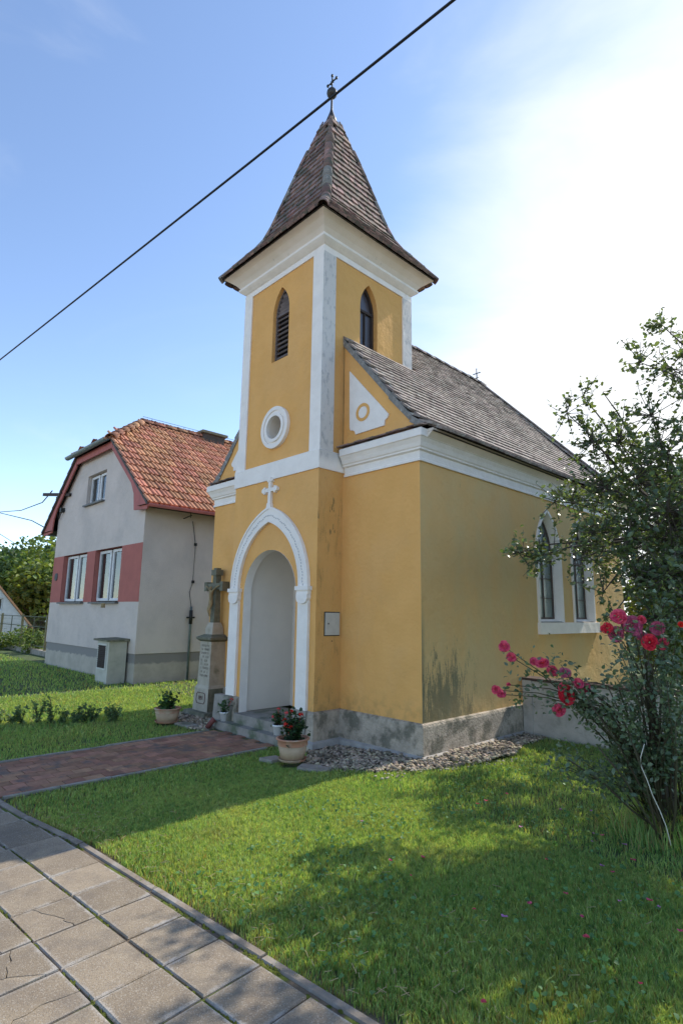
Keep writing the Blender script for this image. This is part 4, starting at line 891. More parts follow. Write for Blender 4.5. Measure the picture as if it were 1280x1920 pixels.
# ------------------------------------------------------------------ pots and plants
def leaf_cloud(cent, size, nrm=None, aspect=.6, curl=.25, seed=0, up=.3):
    """leaf quads folded along the midrib: cent (n,3), size (n,) -> verts, faces, rnd"""
    r = np.random.default_rng(seed); n = len(cent); 
    d = r.normal(size=(n, 3)); d[:, 2] = d[:, 2] * .6; d /= np.linalg.norm(d, axis=1)[:, None]
    u = r.normal(size=(n, 3)) + np.array([0, 0, up * 3]); s = np.cross(d, u); s /= np.linalg.norm(s, axis=1)[:, None] + 1e-9; nn = np.cross(s, d)
    L = size[:, None]; w = L * aspect / 2
    a = cent - d * L / 2; b = cent + d * L / 2 - nn * L * curl * .6; m = cent + nn * L * .03
    q1 = cent - d * L * .22; q2 = cent + d * L * .18 - nn * L * curl * .15
    l1 = q1 + s * w * .95 + nn * w * .35; r1 = q1 - s * w * .95 + nn * w * .35; l2 = q2 + s * w * .9 + nn * w * .35; r2_ = q2 - s * w * .9 + nn * w * .35
    vs = np.stack([a, l1, l2, b, r2_, r1, m], 1).reshape(-1, 3); k = np.arange(n)[:, None] * 7
    fs = np.concatenate([k + np.array([t]) for t in ((0, 6, 1), (1, 6, 2), (2, 6, 3), (0, 5, 6), (5, 4, 6), (4, 3, 6))], 1).reshape(-1, 3)
    rn = np.repeat(r.random(n), 6); return vs, fs, rn
def pot(loc, rt, rb, h, label, saucer=True, m=TERR, m2=TERR2, group=None, cat='flower pot'):
    t = thing('flower_pot', label, cat, loc, group); x, y, z = loc
    mb = MB(); z0 = .02 if saucer else 0
    mb.lathe([(rb, z0), (rb + (rt - rb) * .72, z0 + h * .68), ], loc, 32); part('pot_body', mb, m2, t)
    r6 = rb + (rt - rb) * .72; mb = MB(); mb.lathe([(r6 + .004, z0 + h * .66), (rt * .955, z0 + h * .90), (rt, z0 + h * .915), (rt + .012, z0 + h * .94), (rt + .012, z0 + h * .985), (rt, z0 + h), (rt - .014, z0 + h), (rt - .03, z0 + h * .85)], loc, 32, cap=False); part('pot_rim', mb, m, t)
    mb = MB(); mb.lathe([(.001, z0 + h * .86), (rt - .03, z0 + h * .85)], loc, 24, cap=False); part('soil', mb, SOIL, t)
    if saucer: mb = MB(); mb.lathe([(rb * 1.0, .0), (rb * 1.14, .008), (rb * 1.22, .03), (rb * 1.26, .034), (rb * 1.22, .024), (rb * 1.05, .012), (.001, .012)], loc, 28, cap=False); part('saucer', mb, m, t)
    return t
P1 = (-.925, -1.19, -.005); pot(P1, .180, .130, .23, 'terracotta pot on a saucer at the gravel edge, holding the bushy geranium')
P2 = (-4.16, -1.06, -.065); pot(P2, .195, .15, .20, 'terracotta pot on a saucer beside the stone crucifix, holding a leafy green plant')
def bucket(loc, rt, rb, h, label, tilt=0):
    t = thing('plastic_pot', label, 'plant pot', loc); mb = MB(); mb.lathe([(rb, 0), (rt, h), (rt + .008, h), (rt + .008, h - .02), (rt - .004, h - .02), (rt - .006, h - .03)], loc, 24); part('pot_body', mb, WPLA, t)
    mb = MB(); mb.lathe([(.001, h - .02), (rt - .004, h - .018)], loc, 20, cap=False); mb.v = [(x, y, z + .024) for x, y, z in mb.v]; part('soil', mb, SOIL, t); return t
B1 = (-3.27, -.60, .03); bucket(B1, .068, .052, .13, 'white plastic pot on the left end of the chapel step')
B2 = (-1.98, -.585, .03); bucket(B2, .068, .052, .13, 'white plastic pot on the right end of the chapel step, behind the big geranium')
def plant(name, label, cat, loc, r, h, nl, ls, fl, m=GLEAF, seed=1, fm=SCAR, stems=9, fs=.03):
    t = thing(name, label, cat, loc); rr = np.random.default_rng(seed); L = V(loc)
    mb = MB(); tips = []
    for i in range(stems):
        a = rr.uniform(0, 6.283); q = rr.uniform(.15, 1) * r; tp = L + V((math.cos(a) * q, math.sin(a) * q, h * rr.uniform(.55, 1))); mb.tube([L + V((math.cos(a) * .02, math.sin(a) * .02, -.02)), (L * .5 + tp * .5) + V((0, 0, h * .08)), tp], [.006, .005, .003], 5); tips.append(tp)
    part('stem', mb, STEM, t)
    c = []
    for i in range(nl):
        tp = tips[i % stems]; f = rr.uniform(.2, 1.05); p = L.lerp(tp, f) + V(rr.normal(size=3) * r * .30); 
        p.z = max(p.z, L.z - .01); c.append(p)
    vs, fs_, rn = leaf_cloud(np.array([tuple(p) for p in c]), rr.uniform(.7, 1.2, nl) * ls, aspect=.9, seed=seed, up=.6)
    npmesh('foliage', vs, fs_, m, rn, parent=t, off=loc)
    for (dx, dy, dz) in fl:
        p = L + V((dx, dy, dz)); mb = MB(); 
        for k in range(16):
            d = V(rr.normal(size=3)); d.z = abs(d.z) * .8; d.normalize(); q = p + d * fs * .8; s_ = d.cross(V((.3, .2, 1))).normalized() * fs * .42; w = d.cross(s_).normalized() * fs * .42
            mb.add([q - s_, q - w + d * .004, q + s_, q + w + d * .006], [(0, 1, 2, 3)])
        mb.tube([p, L.lerp(p, .55)], .003, 4); part('flower', mb, fm, t)
    return t
plant('geranium', 'bushy geranium with scarlet blooms in the terracotta pot by the gravel', 'geranium', (P1[0], P1[1], .19), .17, .30, 420, .045, [(-.13, -.02, .22), (-.02, -.09, .20), (.03, -.06, .17), (-.10, .05, .31), (.06, .06, .30), (-.16, .02, .14)], seed=3, m=leafmat('dark_geranium_leaf', (.028, .065, .022), (.02, .045, .018), .2, .5, .4))
plant('potted_shrub', 'leafy green plant without flowers in the pot by the stone crucifix', 'plant', (P2[0], P2[1], .11), .14, .26, 190, .06, [], seed=5)
plant('geranium', 'small sparse geranium with one red bloom in the left white pot', 'geranium', (B1[0] + .02, B1[1], .15), .11, .15, 70, .05, [(.16, .0, .20)], seed=6, stems=6)
plant('geranium', 'small geranium with pale pink red blooms in the right white pot', 'geranium', (B2[0], B2[1], .15), .10, .17, 90, .045, [(.0, .0, .20), (.15, .02, .17), (-.06, -.03, .1)], seed=8, stems=6, fm=mat('coral_bloom', (.7, .10, .09), (.6, .05, .05)))
# clay pipe stump, flat stones
m_ = MB(); q = V((-3.36, -.83, -.06)); m_.tube([q, q + V((.035, .06, .09)), q + V((.05, .085, .12)), q + V((.052, .09, .125))], [.040, .038, .045, .045], 14)
solo('clay_pipe', m_, TUBE, 'short red clay pipe leaning by the left end of the chapel step', 'pipe', tuple(q))
def flat(poly, z, th, m, label, name='flat_stone', cat='stone'):
    cx = sum(p[0] for p in poly) / len(poly); cy = sum(p[1] for p in poly) / len(poly)
    mb = MB(); mb.solid([(x, y) for x, y in poly], [], lambda u, v: (u, v, z + th), lambda u, v: (u, v, z - .02)); return solo(name, mb, m, label, cat, (cx, cy, z))
flat([(-.66, -1.34), (-.34, -1.22), (-.38, -1.08), (-.55, -1.10), (-.74, -1.2)], -.02, .022, CONC, 'flat grey stone in the grass between terracotta pot and gravel')
flat([(-1.36, -1.33), (-1.16, -1.30), (-1.14, -1.14), (-1.32, -1.12)], -.05, .02, CONC, 'flat grey stone in the grass left of the geranium pot')
flat([(-4.02, -1.02), (-3.62, -1.0), (-3.6, -.82), (-3.98, -.85)], -.07, .02, CONC, 'flat pale stone in the grass right of the leafy potted plant')

# pebbles
GR1 = [(-.80, -1.20), (-.42, -1.14), (-.05, -.86), (.22, -.52), (.42, -.1), (.60, .5), (.62, 1.0), (.42, 1.55), (.42, 2.2), (-.1, 2.2), (-.1, -.0), (-1.45, 0), (-1.45, -.6), (-1.15, -.75), (-1.02, -1.0)]
GR2 = [(-4.95, -.75), (-4.3, -.98), (-3.95, -.80), (-3.55, -1.02), (-3.25, -.92), (-3.38, -.55), (-3.9, -.3), (-4.0, .0), (-4.9, .0)]
def icos(sub=0):
    import bmesh; bm = bmesh.new(); bmesh.ops.create_icosphere(bm, subdivisions=1, radius=1); vs = np.array([v.co[:] for v in bm.verts]); fs = np.array([[v.index for v in f.verts] for f in bm.faces]); bm.free(); return vs, fs
IV, IF = icos()
def pebbles(P, n, smin, smax, name, label, m, z0, seed, heap=.0):
    r = np.random.default_rng(seed); P_ = np.array(P); out = []; X_ = r.uniform(P_[:, 0].min(), P_[:, 0].max(), n * 4); Y_ = r.uniform(P_[:, 1].min(), P_[:, 1].max(), n * 4); k = polyin(X_, Y_, P)
    k &= ~((X_ > TX0) & (X_ < TX1 + .05) & (Y_ > TY - .05)) & ~((X_ > -NW) & (X_ < .05) & (Y_ > -.05)) & ~(((X_ - P1[0]) ** 2 + (Y_ - P1[1]) ** 2) < .03) & ~((abs(X_ - WX) < .3) & (abs(Y_ - WY) < .28))
    X_, Y_ = X_[k][:n], Y_[k][:n]; n = len(X_); s = r.uniform(smin, smax, n) * np.where(r.random(n) < .12, 1.5, 1)
    Vv = IV[None] * (s[:, None, None] * np.stack([r.uniform(.8, 1.35, n), r.uniform(.6, 1.0, n), r.uniform(.35, .7, n)], 1)[:, None, :])
    Vv = Vv * (1 + r.uniform(-.16, .16, (n, len(IV), 1)))
    a = r.uniform(0, 6.283, n); c, s_ = np.cos(a)[:, None], np.sin(a)[:, None]; x = Vv[..., 0] * c - Vv[..., 1] * s_; y = Vv[..., 0] * s_ + Vv[..., 1] * c
    tl_ = r.normal(0, .3, n)[:, None]; z = Vv[..., 2] + x * tl_
    Z0 = ground(X_, Y_) + z0 + r.uniform(0, .03, n) + heap * np.exp(-((X_ - .45) ** 2 + (Y_ - .6) ** 2) / .3)
    Vv = np.stack([x + X_[:, None], y + Y_[:, None], z + Z0[:, None]], -1).reshape(-1, 3); Fc = (IF[None] + (np.arange(n) * len(IV))[:, None, None]).reshape(-1, 3)
    o = npmesh(name, Vv, Fc, m, np.repeat(r.random(n), len(IF)), kind='stuff', smooth=True); o['label'] = label; o['category'] = 'gravel'
pebbles(GR1, 3600, .008, .030, 'gravel', 'bed of beige river pebbles round the foot of the chapel', PEB, -.015, 3, .03)
pebbles(GR2, 1200, .009, .032, 'gravel', 'pale river pebbles round the foot of the stone crucifix', PEB, -.02, 4)

# ------------------------------------------------------------------ lawn grass
def grass_patch(n, x0, x1, y0, y1, hmin, hmax, w, seed, dens=None, far=False, keep=None):
    r = np.random.default_rng(seed); x = r.uniform(x0, x1, n); y = r.uniform(y0, y1, n)
    P = np.stack([x, y, ground(x, y)], 1) - np.array(CAM); f = np.array(CF); R_ = np.array(CR); U_ = np.array(CU); d = P @ f
    px = P @ R_ / np.maximum(d, .1) * 1050 + 640; py = 960 - P @ U_ / np.maximum(d, .1) * 1050
    k = (d > .3) & (px > -260) & (px < 2300) & (py < 2300)
    k &= y > kerb_y(x) + .050 + r.exponential(.02, n) + .035 * np.sin(x * 5 + 1) * (x > -.3)
    inp = (x > PX0 - .015) & (x < PX1 + .015) & (y < PY1 + .1) & (y > -4.2); k &= ~inp
    k &= ~((x > -NW - .05) & (x < .1) & (y > -.06) & (y < 8)) & ~((x > TX0 - .08) & (x < TX1 + .08) & (y > TY - .08) & (y < .1)) & ~((x > -3.62) & (x < -1.72) & (y > -.72) & (y < 0))
    k &= ~polyin(x, y, [(a * .985, b) for a, b in GR1]) & ~polyin(x, y, GR2) & ~((x > -.1) & (y > 2.26) & (y < 2.56))
    k &= ~((x < -8.5) & (y > .3)) & ~((x < -8.85) & (x > -9.65) & (y > -.12)) & ~((x - P1[0]) ** 2 + (y - P1[1]) ** 2 < .0256) & ~((x - P2[0]) ** 2 + (y - P2[1]) ** 2 < .03)
    # thin, worn turf near the kerb
    thin = np.exp(-np.maximum(y - kerb_y(x) - .1, 0) / .12) * .55; k &= r.random(n) > thin
    if keep is not None: k &= keep(x, y)
    x, y = x[k], y[k]; n = len(x)
    if not keep:
        gap = np.array([noise.noise(V((a * 14, b * 14, 3))) for a, b in zip(x, y)]); g2 = (gap < .18) | (r.random(n) < .45); x, y = x[g2], y[g2]; n = len(x)
    cl = np.array([noise.noise(V((a * 1.7, b * 1.7, 0))) for a, b in zip(x, y)]) if n < 400000 else np.zeros(n)
    cl2 = np.array([noise.noise(V((a * 9, b * 9, 5))) for a, b in zip(x, y)])
    h = r.uniform(hmin, hmax, n) * (1 + .35 * cl + .5 * cl2); a = r.uniform(0, 6.283, n); lean = r.uniform(.2, 1.5, n) * h
    la = r.uniform(0, 6.283, n); lx, ly = np.cos(la) * lean, np.sin(la) * lean; wx, wy = np.cos(a) * w / 2, np.sin(a) * w / 2; z = ground(x, y) - .036
    wv = r.uniform(.6, 1.3, n); wx *= wv; wy *= wv
    b0 = np.stack([x - wx, y - wy, z], 1); b1 = np.stack([x + wx, y + wy, z], 1); hh = h + .028
    m0 = np.stack([x - wx * .8 + lx * .35, y - wy * .8 + ly * .35, z + hh * .6], 1); m1 = np.stack([x + wx * .8 + lx * .35, y + wy * .8 + ly * .35, z + hh * .6], 1)
    t = np.stack([x + lx, y + ly, z + hh * (.9 + .1 * r.random(n))], 1)
    vs = np.stack([b0, b1, m1, m0, t], 1).reshape(-1, 3); q = np.arange(n)[:, None] * 5
    fs = np.concatenate([q + np.array([[0, 1, 2]]), q + np.array([[0, 2, 3]]), q + np.array([[3, 2, 4]])], 1).reshape(-1, 3)
    rn = np.clip(r.random(n) * .9 + cl * .25, 0, 1) * .95; dry = r.random(n) < (.09 + .14 * np.exp(-np.maximum(y - kerb_y(x) - .1, 0) / .25)); rn[dry] = .98
    return vs, fs, np.repeat(rn, 3)
def join(patches, name, m, label, cat):
    o_ = 0; V_, F_, R_ = [], [], []
    for v, f, r in patches: V_.append(v); F_.append(f + o_); R_.append(r); o_ += len(v)
    o = npmesh(name, np.concatenate(V_), np.concatenate(F_), m, np.concatenate(R_), kind='stuff'); o['label'] = label; o['category'] = cat; return o
gp = [grass_patch(330000, -1.0, 3.9, -3.9, -1.2, .004, .026, .0045, 1), grass_patch(170000, -1.9, 4.5, -4.0, 2.3, .006, .028, .006, 2), grass_patch(6000, -.6, 4.2, -3.8, 2.0, .03, .05, .006, 22),
      grass_patch(120000, -8, 1.0, -4.4, .6, .008, .03, .009, 3), grass_patch(80000, -26, -4, -9, 6, .015, .045, .02, 4, keep=lambda x, y: y < 1.2 + (x > -16) * 20), grass_patch(8000, 0, 6, 2.6, 12, .05, .12, .02, 6), grass_patch(60000, 4.4, 8, -3.4, 2.3, .008, .03, .008, 7)]
join(gp, 'grass', GRASS, 'short mown lawn grass between the pavement and the chapel', 'grass')
# clover and plantain leaves in the lawn
rr = np.random.default_rng(12); nW = 5200; x = rr.uniform(-.5, 4.2, nW); y = rr.uniform(-3.7, .9, nW)
kk = (y > kerb_y(x) + .12) & (np.array([noise.noise(V((a * 1.3, b * 1.3, 9))) for a, b in zip(x, y)]) + .10 * x > .12) & ~polyin(x, y, GR1) & ~((x > -1.8) & (x < .1) & (y > -.6))
x, y = x[kk], y[kk]; cc = np.stack([x, y, ground(x, y) + rr.uniform(-.005, .03, len(x))], 1)
vs, fs, rn = leaf_cloud(cc, rr.uniform(.014, .034, len(x)), aspect=.95, curl=.1, seed=5, up=1.5)
o = npmesh('clover', vs, fs, mat('clover_leaf', (.13, .26, .08), (.09, .20, .07), scale=5, rough=.55, trans=.3, rnd=.25), rn, kind='stuff'); o['label'] = 'clover and small broad weeds growing in the lawn'; o['category'] = 'clover'
rs5 = random.Random(3); st_ = MB()
for k in range(260):
    x = rs5.uniform(-1.2, 3.6); y = kerb_y(x) + .07 + rs5.expovariate(1 / .35)
    if y > 1.2 or (x < .2 and y > -1.4): continue
    a = rs5.uniform(0, 3.14); L_ = rs5.uniform(.02, .06); z = zz(x, y) + rs5.uniform(.0, .02); st_.bar((x, y, z), (x + math.cos(a) * L_, y + math.sin(a) * L_, z + rs5.uniform(-.006, .012)), .0022)
o = part('dry_straw', st_, mat('dry_straw', (.42, .34, .18), (.30, .22, .12))); o['kind'] = 'stuff'; o['label'] = 'dry straws and clippings strewn over the lawn near the kerb'; o['category'] = 'straw'
sv = []
for k in range(60):
    t = rs5.random(); a, b = V(GR1[2]).lerp(V(GR1[6]), t), rs5.expovariate(1 / .10); sv.append((a.x + .12 + b * .5, a.y - .12 - b * .6))
m_ = MB()
for x, y in sv:
    r_ = rs5.uniform(.008, .018); o0 = len(m_.v); m_.add([(x + q[0] * r_ * 1.2, y + q[1] * r_, zz(x, y) + .004 + q[2] * r_ * .6) for q in IV.tolist()], [tuple(f) for f in IF.tolist()], True)
o = part('stray_pebbles', m_, PEB); o['kind'] = 'stuff'; o['label'] = 'stray pebbles in the grass beside the gravel bed'; o['category'] = 'pebbles'
# fallen petals
pts_ = [(678, 1540, 0), (732, 1614, 1), (770, 1642, 2), (895, 1508, 2), (911, 1502, 1), (950, 1489, 1), (1050, 1518, 0), (976, 1551, 0), (1107, 1521, 0), (1112, 1563, 0), (1128, 1567, 1), (1109, 1578, 0), (1170, 1584, 0), (1186, 1613, 1), (1128, 1624, 0), (1148, 1636, 1), (1024, 1612, 2), (1060, 1676, 1), (992, 1695, 1), (1098, 1758, 2), (1161, 1690, 0), (1235, 1701, 0), (1217, 1689, 1), (1275, 1747, 1), (888, 1705, 2), (906, 1880, 2), (945, 1720, 0), (1091, 1720, 1), (1200, 1845, 2), (793, 1608, 1)]
petm = [mat('fallen_pale_petal', (.50, .20, .42), (.42, .15, .36), rough=.7, trans=.2), PINK, mat('fallen_red_petal', (.62, .07, .10), (.5, .05, .08), rough=.7, trans=.2)]
pl = ['pale lilac rose petal', 'bright pink rose petal', 'red rose petal']
def where(px, py):
    if px > 1160: return 'under the rose bush at the right edge'
    if px > 1000 and py < 1600: return 'on the grass left of the rose bush foot'
    if px > 1000: return 'on the shaded grass before the rose bush'
    if py < 1560: return 'on the grass in front of the gravel bed'
    if py > 1750: return 'on the lawn nearest the kerb'
    return 'in the middle of the lawn' if px > 820 else 'on the left part of the lawn'
for px, py, k in pts_:
    p = atZ(px, py, .03); s = random.uniform(.010, .018) * (1.5 if (px, py) in ((1098, 1758), (911, 1502)) else 1); mb = MB(); n = 8; a0 = random.uniform(0, 6)
    ring = [(p.x + math.cos(a0 + 6.283 * i / n) * s * (1 if i % 4 else 1.25), p.y + math.sin(a0 + 6.283 * i / n) * s * .8, p.z + s * (.45 + .25 * math.sin(i * 2.1 + a0))) for i in range(n)]
    mb.add([(p.x, p.y, p.z)] + ring, [(0, 1 + i, 1 + (i + 1) % n) for i in range(n)], True); solo('petal', mb, petm[k], pl[k] + ' lying ' + where(px, py), 'petal', tuple(p), pl[k] + 's lying ' + where(px, py))

# row of seedlings along the left lawn
SEED = leafmat('bed_leaf', (.13, .20, .09), (.09, .15, .065), .35, .6, .3)
bp0, bp1 = V((-6.1, -3.7, 0)), V((-4.75, -1.55, 0)); heights = [.30, .22, .34, .24, .36, .26, .20, .30, .40, .36, .22, .24, .27, .22, .30, .24]
places = ['at the left photo edge', 'second from the left', 'third from the left', 'fourth from the left', 'fifth from the left', 'sixth from the left', 'seventh from the left', 'left of the row middle', 'at the row middle', 'right of the row middle', 'sixth from the right end', 'fifth from the right end', 'fourth from the right end', 'third from the right end', 'second from the right end', 'at the end nearest the crucifix']
for i, h in enumerate(heights):
    q = bp0.lerp(bp1, i / (len(heights) - 1)) + V((random.uniform(-.07, .07), random.uniform(-.05, .05), 0)); q.z = zz(q.x, q.y) - .02; r2 = np.random.default_rng(50 + i)
    t = thing('bed_plant', 'leafy seedling ' + places[i] + ' of the row on the left lawn', 'plant', tuple(q), 'leafy seedlings in a row on the left lawn')
    mb = MB(); C_ = []
    for k in range(6):
        a = r2.uniform(0, 6.28); tp = q + V((math.cos(a) * .09, math.sin(a) * .09, h * r2.uniform(.6, 1))); mb.tube([q, q.lerp(tp, .5) + V((0, 0, .03)), tp], [.005, .004, .002], 4)
        for j in range(22): C_.append(tuple(q.lerp(tp, r2.uniform(.1, 1.05)) + V(r2.normal(size=3) * .02)))
    part('stem', mb, STEM, t); vs, fs, rn = leaf_cloud(np.array(C_), r2.uniform(.04, .08, len(C_)), aspect=.4, seed=i, up=.4); npmesh('foliage', vs, fs, SEED, rn, parent=t, off=tuple(q))

# ------------------------------------------------------------------ yard wall right of the chapel
YW = thing('yard_wall', 'low grey rendered yard wall joining the right side of the chapel', 'wall', (2.5, 2.4, 0))
m_ = MB(); m_.box((.18, 2.3, -.1), (6.5, 2.52, .72)); part('wall_body', m_, YWALL, YW)
m_ = MB(); m_.box((.05, 2.27, -.1), (.19, 2.54, .74)); part('end_pillar', m_, YWALL, YW)
cpm = MB(); cpm.box((-.245, -.15, 0), (.245, .15, .035)); cme = cpm.mesh('cap_tile', CORTEN)
x = .30
while x < 6.3: inst('cap_tile', cme, YW, Matrix.Translation((x, 2.41, .725 + random.uniform(-.004, .006))) @ Matrix.Rotation(random.uniform(-.02, .02), 4, 'Y')); x += .5

# ------------------------------------------------------------------ neighbouring house
HX0, HX1, HY, HYB = -14.95, -8.58, .34, 9.0
HC, HE, HRZ, HEZ = -11.95, 3.75, 7.33, 4.22        # roof centre, half span to eave, ridge height, eave height
HS = (HRZ - HEZ) / HE
HO = thing('house', 'grey rendered house with a red stripe and half-hipped orange tile roof', 'house', (HC, HY, 0))
w1 = rect(-14.02, 1.84, -12.12, 3.245); w2 = rect(-11.50, 1.84, -9.76, 3.245); w3 = rect(-12.62, 4.64, -11.24, 5.52)
HIPZ = 6.2; hw_h = (HRZ - HIPZ) / HS
top = [(HX0, 0), (HX1, 0), (HX1, HEZ - .05 + 0), (HX1, 4.02 + .0)]
gw = [(HX0, .64), (HX1, .64), (HX1, HEZ + (HC + HE - HX1) * HS - .12), (HC + hw_h, HIPZ - .12), (HC - hw_h, HIPZ - .12), (HX0, HEZ + (HX0 - HC + HE) * HS - .12)]
m_ = MB(); m_.face2(gw, [w1, w2, w3], F(HY)); 
for w in (w3,): m_.strip(w, F(HY), F(HY + .20))
part('gable_wall', m_, HWALL, HO)
m_ = MB(); m_.add([(HX1, HY, .64), (HX1, HYB, .64), (HX1, HYB, 4.5), (HX1, HY, 4.5)], [(0, 1, 2, 3)]); m_.add([(HX0, HY, .64), (HX0, HYB, .64), (HX0, HYB, 4.5), (HX0, HY, 4.5)], [(0, 1, 2, 3)]); m_.face2([(HX0, 0), (HX1, 0), (HX1, 4.6), (HC, 7.2), (HX0, 4.6)], [], F(HYB)); part('side_wall', m_, HSIDE, HO)
m_ = MB(); m_.sweep([(HX1, HYB), (HX1, HY), (HX0, HY), (HX0, HYB)][::-1], [(0, -.1), (-.03, -.1), (-.03, .65), (0, .65)]); 
m_ = MB(); m_.sweep([(HX0, HYB), (HX0, HY), (HX1, HY), (HX1, HYB)], [(0, -.15), (-.012, -.15), (-.02, .64), (-.02, .65)])
m_ = MB(); m_.add([(HX0 + .02, HY + .02, -.15), (HX1 - .02, HY + .02, -.15), (HX1 - .02, HY + .02, .66), (HX0 + .02, HY + .02, .66), (HX1 - .02, HYB, -.15), (HX1 - .02, HYB, .66), (HX0 + .02, HYB, -.15), (HX0 + .02, HYB, .66)], [(0, 1, 2, 3), (1, 4, 5, 2), (0, 6, 7, 3)])
part('house_plinth', m_, HPLI, HO)
m_ = MB(); m_.add([(HX0, HY, .64), (HX1, HY, .64), (HX1 - .03, HY + .03, .64), (HX0 + .03, HY + .03, .64), (HX1, HYB, .64), (HX1 - .03, HYB, .64)], [(0, 1, 2, 3), (1, 4, 5, 2)]); part('render_drip', m_, HPLI, HO)
m_ = MB(); m_.solid(rect(HX0 - .0, 1.84, HX1 + .0, 3.245), [w1, w2], F(HY - .006), F(HY), back=False)
for w in (w1, w2): m_.strip(w, F(HY - .006), F(HY + .30))
part('red_band', m_, HRED, HO)
def house_window(w, y, sashes, dark, name='window', curtain=True):
    (x0, z0), (x1, _), (_, z1) = w[0], w[1], w[2]
    m = MB(); m.solid(rect(x0, z0, x1, z1), [rect(x0 + .05, z0 + .05, (x0 + x1) / 2 - .04, z1 - .05), rect((x0 + x1) / 2 + .04, z0 + .05, x1 - .05, z1 - .05)], F(y + .06), F(y + .12))
    W_ = part(name, m, DARK if dark else WFR, HO)
    for a, b in ((x0 + .03, (x0 + x1) / 2 - .05), ((x0 + x1) / 2 + .05, x1 - .03)):
        m = MB(); m.solid(rect(a, z0 + .03, b, z1 - .03), [rect(a + .07, z0 + .10, b - .07, z1 - .10)], F(y), F(y + .07)); part('sash', m, WFR, W_)
        m = MB(); m.face2(rect(a + .06, z0 + .09, b - .06, z1 - .09), [], F(y + .035)); part('pane', m, GLH, W_)
    m = MB()
    if curtain: 
        n = 40; m.add([(x0 + (x1 - x0) * i / n, y + .20 + .02 * math.sin(i * 1.7), z) for z in (z0, z1) for i in range(n + 1)], [(i, i + 1, n + 2 + i, n + 1 + i) for i in range(n)], True); part('curtain', m, CURT, W_)
    m = MB(); m.box((x0 - .3, y + .5, z0 - .3), (x1 + .3, y + .52, z1 + .3)); part('dark_interior', m, UNDER, W_)
    m = MB(); m.box((x0 - .03, HY - .09, z0 - .045), (x1 + .03, HY + .28, z0 + .0)); part('window_sill', m, mat('sill_' + str(round(x0)), (.16, .16, .155), (.11, .11, .105), rough=.6), W_)
house_window(w1, HY + .11, 2, True); house_window(w2, HY + .11, 2, True); house_window(w3, HY + .10, 2, False, curtain=False)
# roof body
yh = HY - .22; yr = 1.55
rmh = MB(); ex0, ex1 = HC - HE - .12, HC + HE + .12; ez = HEZ - .10
for s_ in (1, -1):
    X_ = lambda d: HC + s_ * d
    rmh.add([(X_(HE + .12), yh, ez), (X_(HE + .12), HYB + .3, ez), (X_(0), HYB + .3, HRZ), (X_(0), yr, HRZ), (X_(hw_h), yh, HIPZ)], [(0, 1, 2, 3, 4)])
    rmh.add([(X_(HE + .12), yh, ez - .03), (X_(HE + .12), HYB + .3, ez - .03), (X_(HX1 - HC if s_ > 0 else HC - HX0), HYB, ez - .02), (X_(HX1 - HC if s_ > 0 else HC - HX0), yh, ez - .02)], [(0, 1, 2, 3)])
rmh.add([(HC - hw_h, yh, HIPZ), (HC + hw_h, yh, HIPZ), (HC, yr, HRZ)], [(0, 1, 2)])
HR = part('roof', rmh, UNDER, HO)
# interlocking tiles: 0.24 x 0.38
def itile(w, l):
    mb = MB(); prof = [(-.49, -.010), (-.42, .032), (-.33, .036), (-.25, .004), (-.02, .0), (.05, .022), (.12, .024), (.19, .0), (.42, .003), (.49, -.010)]
    n = len(prof); vs = []
    for y, dz in ((-l / 2, .042), (l / 2 + .02, .0)):
        for x, z in prof: vs.append((x * w, y, z + dz))
    for x, z in prof: vs.append((x * w, -l / 2 + .004, z - .012))
    mb.add(vs, [(i, i + 1, n + i + 1, n + i) for i in range(n - 1)] + [(2 * n + i, 2 * n + i + 1, i + 1, i) for i in range(n - 1)]); return mb
IW, IL = .262, .372
itm = itile(IW, IL); itme = itm.mesh('roof_tile', HTILE)
def slope_tiles(s_):
    al = V((0, -s_, 0)); e0 = V((HC + s_ * (HE + .12), 0, ez)); r0 = V((HC, 0, HRZ)); up = (r0 - e0).normalized(); L = (r0 - e0).length; Rm, nn = frame(None, al, up)
    if nn.z < 0: Rm, nn = frame(None, -al, up)
    out = []; nr = int(L / IL) + 1
    for r in range(nr):
        s = (r + .5) * IL - .04
        if s > L: break
        d = (e0 + up * s); dist = abs(d.x - HC); y = yh
        if dist < hw_h: y = yh + (yr - yh) * (1 - dist / hw_h)
        y = yh + IW * math.floor((y - yh) / IW)
        while y < HYB + .2:
            p = V((d.x, y + IW / 2, d.z)) + nn * .02
            out.append((p, Matrix.Translation(p + up * random.uniform(-.006, .006)) @ Rm @ Matrix.Rotation(random.uniform(-.012, .012), 4, 'Z') @ Matrix.Rotation(random.uniform(-.01, .01), 4, 'X'))); y += IW
    return out
place_tiles([t for t in slope_tiles(1) if t[0].y < 5.6], itm, itme, HTILE, HR, 'roof_tile', 290); place_tiles([t for t in slope_tiles(1) if t[0].y >= 5.6] + slope_tiles(-1), itm, itme, HTILE, HR, 'rear_roof_tile', 0)
